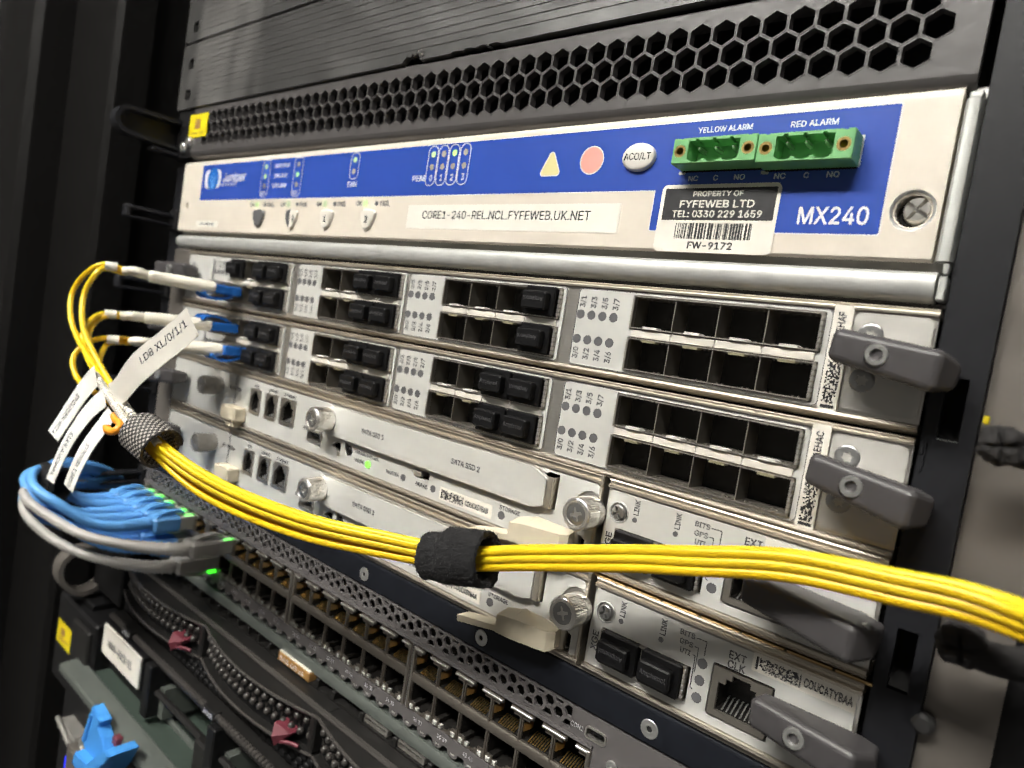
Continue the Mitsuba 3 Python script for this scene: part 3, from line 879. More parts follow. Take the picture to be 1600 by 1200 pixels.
def rj45(k, x0, x1, z0, z1, y=0.0, tab='up', name='network_jack', metal='cage'):
    """A shielded jack: shell, stepped mouth, gold contacts."""
    w, h = x1 - x0, z1 - z0
    u = lambda a: x0 + a * w
    v = (lambda b: z0 + b * h) if tab == 'up' else (lambda b: z1 - b * h)
    mouth = Polygon([(u(.12), v(.12)), (u(.88), v(.12)), (u(.88), v(.70)), (u(.76), v(.70)), (u(.76), v(.82)), (u(.66), v(.82)), (u(.66), v(.93)), (u(.34), v(.93)), (u(.34), v(.82)), (u(.24), v(.82)), (u(.24), v(.70)), (u(.12), v(.70))])
    j = part(k, name, ext(sbox(x0, z0, x1, z1).difference(mouth), y - .5, y + .8), metal)
    b = j.split('__')[-1]
    part(k, b + '__cavity', cat(ext(sbox(x0, z0, x1, z1).difference(mouth), y + .8, y + 9), box(x0, x1, y + 9, y + 9.4, z0, z1)), 'jackblack')
    cs = []
    for i in range(8):
        cx = u(.22 + .56 * i / 7)
        P = np.array([[cx, y + 1.4, v(.13)], [cx, y + 2.2, v(.15)], [cx, y + 6.0, v(.30)], [cx, y + 6.8, v(.30)]])
        cs.append(tube(P, .24, 6))
    part(k, b + '__contacts', cat(*cs), 'gold' if name != 'network_jack' else 'chrome', 40)
    return j


def processor_card(dx, dz, number, label):
    k = thing('processor_card', label, 'processor card', None)
    x0, x1 = -66.0, 250.6 + dx
    zt, zb = -63.2 + dz, -89.2 + dz
    face = rpoly(x0 + .6, x1 - 1.7, zb, zt, 1.6)
    cut = [Polygon([(102 + dx, -82.4), (106, -80.0), (109.5, -80), (109.5, -83.6), (107.5, -85.8), (106.3, -83.5)]), sbox(112.6, -82.8, 114.6, -79), rpoly(160.8, 169.6, -82.6, -79.2, 1.0), sbox(82.2, -84.6, 94.2, -78.4)]
    cut = [affinity.translate(c, dx, dz) for c in cut] + [affinity.translate(Polygon([(224.8, -82.0), (244.6, -82.0), (246.4, -83), (246.4, -90), (224.8, -91)]), dx, dz)]
    cut += [Point(115.6 + dx, -82.0 + dz).buffer(2.5), affinity.translate(Polygon([(219, -69.5), (228, -64.0), (232.6, -64.2), (232.6, -76.6), (219, -76.0)]), dx, dz)]
    jx = [(26.5, 36.5), (42.0, 52.5), (56.5, 69.5)]
    jacks = [(a + dx, b + dx, -81.0 + dz, -67.8 + dz) for a, b in jx]
    cut += [sbox(a - .2, c - .2, b + .2, d + .2) for a, b, c, d in jacks]
    part(k, 'faceplate', ext(sbox(x0, -89.6 + dz, x1, -62.6 + dz).difference(unary_union(cut)), .7, 2.0), 'steel')
    part(k, 'overlay', ext(face.difference(unary_union(cut + [Point(246.5 + dx, -72.8 + dz).buffer(6.6), Point(100.5 + dx, -70.5 + dz).buffer(6.4)])), .05, .7), 'face')
    part(k, 'inner_wall', box(x0, x1, 9, 10, -90 + dz, -62 + dz), 'recess')
    part(k, 'top_fold', cat(profile_x([(.1, -62.9 + dz), (-.6, -62.6 + dz), (-.6, -61.9 + dz), (.6, -61.5 + dz), (.6, -60.4 + dz), (-.3, -60.1 + dz), (0, -59.3 + dz), (10, -59.3 + dz), (10, -62.9 + dz)], x0, x1)), 'lip', 35)
    part(k, 'bottom_fold', profile_x([(.1, -89.5 + dz), (-.9, -89.7 + dz), (-1.1, -90.4 + dz), (.2, -91.6 + dz), (10, -91.6 + dz), (10, -89.5 + dz)], x0, x1), 'lip', 35)
    part(k, 'side_fold', profile_z([(x1 - 1.6, .1), (x1 - 1.2, -.5), (x1 - .4, -.5), (x1, .2), (x1, 10), (x1 - 1.6, 10)], -91.4 + dz, -59.5 + dz), 'lip', 35)
    # drive door
    door = Polygon([(100.2, -77.2), (100.2, -65.0), (101.6, -63.9), (222.4, -63.3), (229.0, -66.2), (229.0, -75.9), (223.6, -77.5)]).buffer(-.7).buffer(.7, quad_segs=4)
    door = affinity.translate(door, dx, dz)
    dk = part(k, 'drive_door', ext(door, -2.6, -2.0), 'face', label='long pale cover plate with chamfered right end')
    b = dk.split('__')[-1]
    part(k, b + '__sheet', ext(door.buffer(.45), -2.0, -1.0), 'steel')
    part(k, b + '__bent_edge', cat(profile_z([(229.2 + dx, -1.2), (229.6 + dx, -2.2), (231.4 + dx, -2.2), (231.8 + dx, -1.4), (231.8 + dx, 6), (230.8 + dx, 6), (230.8 + dx, -.9)], -76.2 + dz, -65.4 + dz)), 'lip')
    part(k, b + '__side_wall', box(101 + dx, 226 + dx, -1, .6, -64.9 + dz, -64.3 + dz), 'steel')
    part(k, b + '__lettering', cat(text('SATA SSD 1', 126.0 + dx, 141.4 + dx, -71.5 + dz, -69.5 + dz, y=-2.6, bold=True), text('SATA SSD 2', 182.7 + dx, 198 + dx, -71.6 + dz, -69.6 + dz, y=-2.6, bold=True)), 'grey_ink')
    thumbscrew(k, 247.3 + dx, -73.4 + dz + .6, .2, -9.6, 5.5)
    thumbscrew(k, 101.2 + dx, -70.3 + dz, .2, -12.0, 5.6)
    thumbscrew(k, -8.0 + dx, -72.0 + dz, .2, -11.0, 5.2, dull=True)
    # lights and print
    for x, lit in ((130.6, number == 1), (154.3, False), (172.6, False)):
        if lit:
            part(k, 'status_light', disc(x + dx, -84.85 + dz, 1.65, -.5, .3, 18), 'led_grey', glow=(.30, 1.5, .02), label='lit green status light')
        else:
            part(k, 'status_light', disc(x + dx, -84.85 + dz, 1.5, -.1, .3, 18), 'led_grey')
    if number == 2:
        part(k, 'status_light', disc(155.6, -118.2, 1.7, -.5, -.05, 18), 'led_grey', glow=(.05, .10, 2.4), label='lit blue status light')
    part(k, 'status_light', disc(209.6 + dx, -85.1 + dz, 1.6, -.1, .3, 18), 'led_grey')
    pr = [('ONLINE', 120.6, 127.9, -85.5, -84.0), ('ONLINE/OFFLINE', 120.6, 137.0, -81.9, -80.5), ('MASTER', 143.1, 151.4, -85.4, -83.9), ('OK/FAIL', 162.2, 169.6, -85.9, -84.4), ('STORAGE', 208.2, 218.0, -83.0, -81.5),
          ('AUX', 29.2, 33.6, -66.6, -65.2), ('CONSOLE', 43.4, 52.0, -66.6, -65.2), ('ETHERNET', 58.5, 68.6, -66.6, -65.2), ('USB', 78.0, 81.4, -79.4, -78.0), ('RE-S-1800', 3, 16, -71.5, -69.9)]
    for s, a, b2, c, d in pr:
        part(k, 'lettering', text(s, a + dx, b2 + dx, c + dz, d + dz, y=.05, bold=True), 'grey_ink')
    part(k, 'reset_switch', cat(cbox(114.0 + dx, 117.0 + dx, -.2, 3, -83.6 + dz, -80.4 + dz, .6)), 'black')
    part(k, 'slide_tab', cbox(160.2 + dx, 165.4 + dx, -.9, 4, -81.9 + dz, -79.7 + dz, .5), 'bright')
    part(k, 'slide_tab', cbox(107 + dx, 109.4 + dx, -.5, 4, -86.2 + dz, -83.6 + dz, .4), 'steel')
    part(k, 'usb_port', cat(ext(rpoly(82.3 + dx, 94 + dx, -84.4 + dz, -78.6 + dz, .5).difference(rpoly(83.1 + dx, 93.2 + dx, -83.7 + dz, -79.3 + dz, .3)), -.5, 8)), 'steel')
    part(k, 'usb_tongue', box(84 + dx, 92.4 + dx, .8, 8, -81.2 + dz, -79.5 + dz), 'black')
    for a, b2, c, d in jacks:
        rj45(k, a, b2, c, d)
    st = part(k, 'code_sticker', box(176.9 + dx, 204.8 + dx, -.2, .3, -87.9 + dz, -82.8 + dz), 'paper', label='white code sticker below the cover plate')
    b = st.split('__')[-1]
    part(k, b + '__code', stacked_code(177.8 + dx, 190.0 + dx, -87.2 + dz, -83.6 + dz, -.2, 300 + number, 38, 9), 'ink')
    part(k, b + '__lettering', text('COUCASYBAB' if number == 1 else 'COUCASYBAA', 191.1 + dx, 203.2 + dx, -86.5 + dz, -84.5 + dz, y=-.2, bold=True), 'ink')
    # cream latch lever at the lower right
    def q3(pts):
        return hull([[x + dx, y, z + dz] for x, y, z in pts])
    parts = [q3([(201.0, -7.6, -91.4), (201.7, -7.6, -93.7), (221.5, -7.6, -90.0), (221.5, -7.6, -88.0), (203.0, -3.4, -90.4), (203.5, -3.4, -92.4), (221.5, -3.4, -88.6), (221.5, -3.4, -86.8), (200.6, -6.6, -92.3)]),
             q3([(220.7, -9.0, -88.6), (220.7, -9.0, -83.4), (227.6, -9.4, -82.2), (228.2, -9.4, -89.4), (220.9, -9.0, -89.8), (220.7, -3.4, -82.0), (228.0, -3.4, -79.9), (220.7, -3.4, -88), (228.2, -3.4, -88.2)]),
             q3([(227.6, -9.4, -82.2), (228.2, -9.4, -89.4), (241.6, -8.0, -81.6), (242.0, -8.0, -88.6), (244.0, -6.2, -81.3), (244.2, -6.2, -87.2), (228.0, -2.6, -79.9), (243.8, -2.6, -80.4), (228.2, -2.6, -88.2), (244.0, -2.6, -87)])]
    part(k, 'latch_lever', cat(*parts), 'latch', label='textured cream plastic latch lever')
    part(k, 'latch_pivot', tube(np.array([[241.6 + dx, 1.8, -89.4 + dz], [241.6 + dx, 1.8, -81 + dz]]), 2.2, 20), 'lip', 40)
    part(k, 'latch_pivot', box(238.5 + dx, 246 + dx, 1.5, 6, -89.2 + dz, -87.6 + dz), 'recess')
    # latch block near the left end
    part(k, 'latch_lever', cat(cbox(9 + dx, 24 + dx, -7, .5, -87.4 + dz, -79.6 + dz, .8), cbox(13 + dx, 21 + dx, -5.5, .5, -91 + dz, -87 + dz, .8)), 'latch')
    part(k, 'panel_seam', box(9.6 + dx, 10.2 + dx, -.05, .4, -89 + dz, -63.4 + dz), 'recess')
    handle(k, -72.0, -42.5, -74 + dz, mirror=True, yf=-15)
    return k


processor_card(0, 0, 1, 'upper processor card with a lit green light below its long cover plate')
processor_card(1.2, -32.9, 2, 'lower processor card with a lit blue light, half hidden by the yellow fibres')


def control_board(dx, dz, number, label):
    k = thing('control_board', label, 'control board', None)
    x0, x1 = 252.3 + dx, 334.9
    zt, zb = -63.4 + dz, -89.0 + dz
    hole = [sbox(257.2 + dx, -86.2 + dz, 288.6 + dx, -75.3 + dz), rpoly(294.8 + dx, 312.8 + dx, -86.3 + dz, -70.7 + dz, .6)]
    part(k, 'faceplate', ext(sbox(x0, -89.4 + dz, x1, -63 + dz).difference(unary_union(hole)), .7, 2.0), 'steel')
    part(k, 'overlay', ext(rpoly(x0 + .9, x1 - .8, zb, zt, 1.4).difference(unary_union(hole + [Point(257.6 + dx, -70.1 + dz).buffer(3.5)])), .05, .7), 'face')
    part(k, 'top_fold', profile_x([(.1, -63.2 + dz), (-.6, -62.9 + dz), (-.6, -62.1 + dz), (.5, -61.7 + dz), (.5, -61.0 + dz), (-.2, -60.6 + dz), (.1, -60 + dz), (10, -60 + dz), (10, -63.2 + dz)], x0, x1), 'lip', 35)
    part(k, 'bottom_fold', profile_x([(.1, -89.2 + dz), (-.9, -89.4 + dz), (-1.1, -90.3 + dz), (.3, -91.7 + dz), (10, -91.7 + dz), (10, -89.2 + dz)], x0, x1), 'lip', 35)
    part(k, 'screw_seat', lathe(257.6 + dx, -70.1 + dz, [(3.5, .7), (3.5, -.25), (3.2, -.4), (2.9, -.1), (2.8, .8)], 32, False), 'zinc', 40)
    part(k, 'panel_screw', screw(257.6 + dx, -70.1 + dz, 2.75, .7, 1.5, rot=.5, rec=1.9), 'screwzinc', 35)
    cage(k, 257.5 + dx, -75.6 + dz, 2, [(-75.6 + dz, -86.0 + dz)])
    for i, fl in enumerate((1, 1 if number == 1 else 0)):
        port_plug(258.0 + dx + 14.9 * i, -75.7 + dz, 'black rubber plug in the %s port of the %s control board' % ('left' if i == 0 else 'right', 'upper' if number == 1 else 'lower'), bool(fl))
    for z in (-72.75, -77.9, -83.2):
        part(k, 'status_light', disc(291.75 + dx, z + dz, 1.55, -.08, .3, 20), 'led_grey')
    for x, z in ((263.5, -71.0), (277.8, -71.15)):
        part(k, 'status_light', disc(x + dx, z + dz, .85, -.08, .3, 16), 'led_grey')
    Y = .05
    it = [text('LINK', 262.8 + dx, 264.5 + dx, -69.4 + dz, -64.5 + dz, Y, 90, True), text('LINK', 277.2 + dx, 278.9 + dx, -69.6 + dz, -64.6 + dz, Y, 90, True), text('XGE', 254.2 + dx, 256.3 + dx, -83.9 + dz, -77.4 + dz, Y, 90, True),
          text('BITS', 283.5 + dx, 288.2 + dx, -66.8 + dz, -65.3 + dz, Y, 0, True), text('GPS', 283.7 + dx, 288.0 + dx, -69.5 + dz, -68.0 + dz, Y, 0, True), text('UTI', 284.3 + dx, 287.6 + dx, -72.1 + dz, -70.6 + dz, Y, 0, True),
          text('EXT', 298.9 + dx, 303.9 + dx, -67.7 + dz, -65.5 + dz, Y, 0, True), text('CLK', 298.9 + dx, 304.0 + dx, -70.4 + dz, -68.3 + dz, Y, 0, True)]

    for i_ in it:
        part(k, 'lettering', i_, 'grey_ink')

    def line(*pts):
        it = []
        for (a, b), (c, d) in zip(pts[:-1], pts[1:]):
            q = np.array([c - a, d - b])
            n = np.array([-q[1], q[0]]) / np.linalg.norm(q) * .13
            it.append(ext(Polygon([(a + n[0] + dx, b + n[1] + dz), (c + n[0] + dx, d + n[1] + dz), (c - n[0] + dx, d - n[1] + dz), (a - n[0] + dx, b - n[1] + dz)]), Y - .1, Y + .02))
        part(k, 'lead_line', cat(*it), 'grey_ink')
    line((288.7, -66.1), (291.9, -66.0), (291.9, -70.3)), line((288.5, -68.8), (289.8, -68.8), (289.8, -76.2)), line((288.4, -71.3), (289.2, -71.5), (289.3, -80.8), (290.2, -81.6))
    rj45(k, 295.4 + dx, 312.2 + dx, -85.7 + dz, -71.3 + dz)
    if number == 2:
        st = part(k, 'code_sticker', ext(rpoly(307.0, 334.0, -101.3, -96.1, .4), -.2, .04), 'paper', label='white code sticker at the right end of the lower control board')
        b = st.split('__')[-1]
        part(k, b + '__code', stacked_code(308.0, 320.2, -100.6, -97.0, -.2, 401, 38, 9), 'ink')
        part(k, b + '__lettering', text('COUCATYBAA', 321, 333.2, -99.7, -97.5, y=-.2, bold=True), 'ink')
        handle(k, 311.6, 340.0, -108.0, tilt=.03)
    else:
        st = part(k, 'code_sticker', ext(rpoly(304.5, 331.6, -67.6, -64.0, .4), -.2, .04), 'paper')
        handle(k, 304.6, 336.0, -77.0, bolt=None, tilt=-.05, yf=-17.5, side_screw=(334.6, -13.6, -75.2))
    return k


control_board(0, 0, 1, 'upper control board right of the upper processor card, crossed by the yellow fibres')
control_board(1.4, -33.0, 2, 'lower control board with a code sticker, at the bottom right of the router')


# ------------------------------------------------------------------ navy shelf lip and network switch
def shelf():
    k = thing('router_shelf', 'dark navy shelf lip with round countersunk screws right below the router', 'shelf')
    part(k, 'front_lip', profile_x([(1.2, -137.6), (.3, -137.2), (0, -136.6), (0, -127.2), (.6, -126.0), (2.2, -125.6), (30, -125.6), (30, -137.6)], -95, 347), 'navy', 40)
    for x in (-73.5, -2.7, 68.1, 138.8, 209.5, 280.6):
        part(k, 'countersunk_screw', lathe(x, -132.3, [(3.0, .3), (3.0, -.12), (2.75, -.3), (1.75, -.22), (1.35, -.45), (1.0, -.35), (.8, .2), (.1, .25)], 36), 'chrome', 35)
        part(k, 'screw_socket', disc(x, -132.3, .75, -.1, .15, 12), 'hole')


shelf()

SWZ0, SWZ1 = -182.0, -137.9


def network_switch():
    k = thing('network_switch', 'dark grey network switch with two rows of numbered copper ports under the navy shelf lip', 'network switch')
    R, px, dz = 2.02, 8.4, 4.8
    cells = []
    for i in range(42):
        for ph, zz in ((0, (-135.8, -140.6, -145.4)), (1, (-138.2, -143.0))):
            x = 251.5 - i * px - (4.2 if ph == 0 else 0) + (0 if ph else 0)
            x = 251.6 - i * px if ph == 0 else 247.4 - i * px
            for z in zz:
                h = Polygon([(x + R * math.cos(a), z + R * math.sin(a)) for a in np.radians(np.arange(0, 360, 60))])
                h = h.intersection(sbox(-84, -146.0, 252.8, -138.6))
                if h.area > .6:
                    cells.append(h)
    blocks = [-85.5, 2.0, 89.5, 177.0]
    holes = cells + [sbox(b - .2, -174.9, b + 85.4, -148.9) for b in blocks] + [rpoly(258.9, 267.0, -145.7, -141.6, 1.2)]
    part(k, 'fascia', ext(sbox(-88, -175.0, 346.8, SWZ1).difference(unary_union(holes)), .2, 1.3), 'switch')
    part(k, 'fascia_fold', profile_x([(.2, -147.2), (-.5, -147.0), (-.7, -148.2), (-.2, -148.7), (.3, -148.7)], -88, 262.5), 'switch', 40)
    part(k, 'inner_plate', cat(box(-88, 346, 12, 13, -182, -138), box(-88, 300, 6, 7, -145, -141.6)), 'recess')
    part(k, 'console_lettering', text('CON1', 253.0, 258.0, -144.6, -143.1, y=.2), 'white_ink')
    part(k, 'usb_port', ext(rpoly(258.9, 267.0, -145.7, -141.6, 1.2).difference(rpoly(259.5, 266.4, -145.1, -142.2, .9)), -.25, 6), 'steel')
    part(k, 'usb_tongue', cat(box(260.8, 265.2, .6, 6, -143.6, -142.6), *[box(261 + .9 * i, 261.4 + .9 * i, .4, 6, -143.75, -143.5) for i in range(5)]), 'black')
    part(k, 'screw', screw(270.2, -150.1, 1.9, .2, .8), 'chrome', 35)
    for bi, bx in enumerate(blocks):
        w = 85.2
        cols = [bx + 7.4 + 14.05 * i for i in range(6)]
        mouths = []
        for c in cols:
            mouths.append(unary_union([sbox(c - 6.2, -159.4, c + 6.2, -151.8), sbox(c - 3.4, -152, c + 3.4, -150.7), sbox(c - 1.9, -151, c + 1.9, -148.9)]))
            mouths.append(unary_union([sbox(c - 6.2, -171.6, c + 6.2, -163.6), sbox(c - 3.4, -172.9, c + 3.4, -171.4), sbox(c - 1.9, -174.0, c + 1.9, -172.6)]))
        frame = sbox(bx, -174.7, bx + w, -149.1).difference(unary_union(mouths))
        pb = part(k, 'port_block', ext(frame, -.3, .5), 'jackmetal')
        b = pb.split('__')[-1]
        part(k, b + '__rim', cbox(bx - .3, bx + .9, -1.2, 1, -174.9, -149.0, .2), 'cage')
        part(k, b + '__rim', cbox(bx + w - .9, bx + w + .3, -1.2, 1, -174.9, -149.0, .2), 'cage')
        part(k, b + '__middle_bar', profile_x([(.2, -163.5), (-.9, -163.2), (-1.2, -162.4), (-1.0, -160.6), (-.5, -159.7), (.2, -159.5)], bx + .9, bx + w - .9), 'jackmetal', 40)
        hs = []
        for c in cols[:-1]:
            hs.append(box(c + 6.7, c + 7.35, -.9, .5, -173.5, -150.5))
        part(k, b + '__partition', cat(*hs), 'jackmetal')
        for c in range(-1, 6):
            x = bx + .6 + 14.05 * (c + 1)
            a0, a1 = max(bx + .5, x - 5.0), min(bx + w - .6, x + 5.0)
            if a1 - a0 > 1:
                part(k, b + '__spring_tab', cbox(a0, a1, -1.5, .3, -150.1, -149.2, .2), 'steel')
        for i, c in enumerate(cols):
            for row in (0, 1):
                zl, zh = ((-159.5, -149.2), (-173.9, -163.5))[row]
                jk = part(k, b + '__jack', cat(box(c - 6.5, c - 6.2, .5, 11, zl, zh), box(c + 6.2, c + 6.5, .5, 11, zl, zh), box(c - 6.5, c + 6.5, .5, 11, zl - .05, zl + .1), box(c - 6.5, c + 6.5, 11, 11.4, zl, zh),
                                               *([cbox(c - 6.1, c - 3.6, 1.0, 10, -151.6, -150.0, .2), cbox(c + 3.6, c + 6.1, 1.0, 10, -151.6, -150.0, .2)] if row == 0 else
                                                 [cbox(c - 6.1, c - 3.6, .6, 10, -173.6, -171.8, .2), cbox(c + 3.6, c + 6.1, .6, 10, -173.6, -171.8, .2)])), 'jackblack')
                cs = []
                for q in range(8):
                    xx = c - 3.6 + 7.2 * q / 7
                    if row == 0:
                        P = [[xx, .9, -159.35], [xx, 1.5, -159.0], [xx + .2, 5.0, -157.1], [xx + .3, 5.8, -157.2]]
                    else:
                        P = [[xx, 1.5, -164.0], [xx, 2.4, -164.4], [xx + .3, 7.0, -168.0], [xx + .4, 8.0, -168.2]]
                    cs.append(tube(np.array(P), .26, 6))
                part(k, b + '__contacts', cat(*cs), 'gold', 40)
                if row == 0:
                    part(k, b + '__side_spring', hull(np.vstack([box(c - 6.2, c - 5.7, .3, 6, -156.4, -153.6)[0], box(c - 6.2, c - 4.6, 3, 4, -155.8, -154.2)[0]])), 'goldrough')
                else:
                    part(k, b + '__light_guide', cat(cbox(c - 6.0, c - 3.8, -.9, 1, -174.4, -172.4, .25), cbox(c + 3.8, c + 6.0, -.9, 1, -174.4, -172.4, .25), cbox(c - 2.9, c - 1.2, -.5, 1, -174.5, -172.8, .2)), 'clear')
        # port numbers
        nm = []
        for i, c in enumerate(cols):
            n0 = bi * 12 + i * 2
            nm += [text(str(n0), c - 2.6, c - .5, -178.1, -176.6, y=-.55), text(str(n0 + 1), c + .5, c + 2.6, -178.1, -176.6, y=-.55)]
        part(k, 'port_numbers', cat(*nm), 'white_ink')
    # scalloped lower strip with lamp windows
    teeth, slots = [], []
    x = 150.0 - 8.63 * 27
    n = 0
    while x < 300:
        teeth.append(Polygon([(x - 3.3, -178.5), (x - 2.3, -181.2), (x - 1.4, -181.9), (x + 1.4, -181.9), (x + 2.3, -181.2), (x + 3.3, -178.5)]))
        slots.append(sbox(x - 1.25, -181.1, x + 1.25, -180.2))
        x += 8.63 if n % 3 else 8.9
        n += 1
    st = unary_union([sbox(-87, -179.6, 300, -174.9)] + teeth).buffer(-.3).buffer(.3, quad_segs=3).difference(unary_union(slots))
    part(k, 'number_strip', ext(st, -.55, .8), 'switch', label='scalloped strip of port numbers')
    part(k, 'lamp_windows', cat(*[box(s.bounds[0], s.bounds[2], -.2, .3, s.bounds[1], s.bounds[3]) for s in slots]), 'clear', stuff=True)
    for x, z, c in ((-73.8, -151.4, 1), (-59.7, -150.9, 1), (-46.1, -151.2, 1), (-55.2, -157.1, 1), (-28.8, -151.2, 1), (-31.9, -155.2, 1), (-19.5, -152.0, 1), (27.4, -152.0, 1), (15.2, -173.5, 1), (25.2, -156.7, 0)):
        part(k, 'link_light', cbox(x - .9, x + .9, -5.0, -.2, z - .6, z + 1.0, .3), 'clear', glow=(.10, 2.6, .04) if c else (1.1, .28, .12), label='lit green link light' if c else 'lit red link light')


network_switch()


# ------------------------------------------------------------------ servers
def layered(poly, y0, y1, b):
    return cat(ext(poly, y0 + b, y1), ext(poly.buffer(-b * .3), y0 + b * .5, y0 + b), ext(poly.buffer(-b * .6), y0 + b * .2, y0 + b * .5), ext(poly.buffer(-b), y0, y0 + b * .2))


def arch(x0, x1, n=16, yend=-13.5, ymid=-21.0):
    x = np.linspace(x0, x1, n)
    u = (x - x0) / (x1 - x0) * 2 - 1
    return x, ymid + (yend - ymid) * u * u


def storage_server():
    k = thing('storage_server', 'black storage server with beaded drive trays and maroon latches below the network switch', 'server')
    part(k, 'top_rim', profile_x([(.5, -183.2), (-.6, -183.6), (-1.4, -185.0), (-1.6, -187.4), (-1.1, -188.4), (.2, -188.6), (30, -188.6), (30, -183.2)], -88, 347), 'teal', 40, label='pale green grey upper rim')
    part(k, 'window_row', cat(box(-88, 347, 6, 8, -200, -188), box(-88, 347, -2.0, 6, -193.2, -192.2), *[cbox(x, x + 1.6, -2.2, 6, -192.6, -188.6, .3) for x in np.arange(-80, 86, 10.5)], *[cbox(x, x + 2.2, -2.6, 6, -192.8, -188.4, .3) for x in (119, 131.5, 152, 174, 195, 216, 237)]), 'server')
    part(k, 'front_lip', profile_x([(-11.6, -194.6), (-11.8, -193.0), (-11.2, -192.2), (-9.6, -192.2), (-9.2, -194.6)], -64, 342), 'bead', 40)  # lighter bead tone than the server: the edge highlight is put into the colour
    part(k, 'window_floor', box(-64, 342, -9.4, 6, -194.2, -193.6), 'black')
    part(k, 'name_tag', cbox(88.5, 115, -3.4, 2, -192.3, -187.8, .5), 'brown', label='amber pull tab with pale print')
    part(k, 'name_tag__lettering', text('SAS 6G x4', 90.5, 111, -191.4, -189.0, y=-3.4), 'white_ink')
    part(k, 'name_tag__top_edge', box(88.8, 114.6, -3.0, 1.5, -187.8, -187.4), 'paper')
    for x in (153.5, 176):
        p = part(k, 'usb_port', ext(rpoly(x, x + 16, -191.8, -188.9, .5).difference(rpoly(x + 1, x + 15, -191.2, -189.5, .3)), -1.4, 6), 'steel')
        part(k, p.split('__')[-1] + '__tongue', box(x + 2, x + 14, -.4, 6, -191, -190.2), 'jackblack')
    for x0, x1 in ((-64.4, 36.8), (37.3, 138.5), (139.2, 240.4), (241, 342)):
        X, Yc = arch(x0, x1)
        t = part(k, 'drive_tray', cat(*[hull([[X[i], Yc[i], -193.6], [X[i + 1], Yc[i + 1], -193.6], [X[i], 4, -193.2], [X[i + 1], 4, -193.2], [X[i], Yc[i], -194.7], [X[i + 1], Yc[i + 1], -194.7], [X[i], 4, -194.6], [X[i + 1], 4, -194.6]]) for i in range(len(X) - 1)]), 'server')
        b = t.split('__')[-1]
        part(k, b + '__top_edge', tube(np.c_[X, Yc - .1, np.full_like(X, -194.1)], .75, 8), 'bead', 40)
        part(k, b + '__sill', cat(*[hull([[X[i], Yc[i] - .4, -211.0], [X[i + 1], Yc[i + 1] - .4, -211.0], [X[i], 4, -211.0], [X[i + 1], 4, -211.0], [X[i], Yc[i] + .8, -213.2], [X[i + 1], Yc[i + 1] + .8, -213.2], [X[i], 4, -213.2], [X[i + 1], 4, -213.2]]) for i in range(len(X) - 1)]), 'server')
        part(k, b + '__sill_edge', tube(np.c_[X, Yc - .5, np.full_like(X, -211.4)], .7, 8), 'bead', 40)
        part(k, b + '__back', cat(*[hull([[X[i], Yc[i] + 4, z] for z in (-194.5, -211)] + [[X[i + 1], Yc[i + 1] + 4, z] for z in (-194.5, -211)] + [[X[i], 5, z] for z in (-194.5, -211)] + [[X[i + 1], 5, z] for z in (-194.5, -211)]) for i in range(len(X) - 1)]), 'black')
        bd = []
        sp = trimesh.creation.icosphere(2, 1.0)
        for z, o in ((-198.6, 0), (-204.6, 2.6)):
            for x in np.arange(x0 + 4 + o, x1 - 4, 5.3):
                u = (x - x0) / (x1 - x0) * 2 - 1
                y = -21.0 + 7.5 * u * u + 1.8
                v = np.array(sp.vertices) * [1.55, 1.7, 1.75] + [x, y, z]
                bd.append((v, np.array(sp.faces)))
                bd.append(box(x - 2.9, x - 2.3, y + .6, y + 3, z - 3, z + 3))
        part(k, b + '__grille_bead', cat(*bd), 'bead', True, stuff=True)
        part(k, b + '__end_post', cbox(x1 - 4.5, x1 - .2, -14.5, 4, -211, -193.8, .8), 'server')
        L = x1 - 15.5
        lt = part(k, b + '__release_latch', hull([[L - 5, -20.5, -203.6], [L + 4.5, -18.5, -205.2], [L - 3.5, -20.0, -212.4], [L - .5, -24.5, -206.8], [L + .2, -23.0, -211.2], [L - 5, -14, -203.6], [L + 4.5, -13, -205.4], [L - 3, -14, -212.2]]), 'maroon', label='maroon release latch')
        part(k, b + '__latch_arm', tube(np.array([[L + 1, -21, -209.5], [L + 6, -19, -208.4], [L + 9.5, -17, -208.8]]), .9, 10), 'maroon', 40)
    ds = []
    sp = trimesh.creation.icosphere(2, 1.0)
    for j, z in enumerate((-214.8, -218.0, -221.2)):
        for x in np.arange(-60 + 2.6 * (j % 2), 340, 5.2):
            ds.append((np.array(sp.vertices) * [2.3, 1.0, 1.9] + [x, -13.5, z], np.array(sp.faces)))
    part(k, 'disc_grille', cat(*ds), 'black', True, stuff=True)
    part(k, 'lower_face', box(-88, 346, -13, 4, -223.4, -213.3), 'black')
    part(k, 'mounting_ear', cat(cbox(-108, -64.8, -16, 2, -223, -189, 1.0)), 'black')


storage_server()


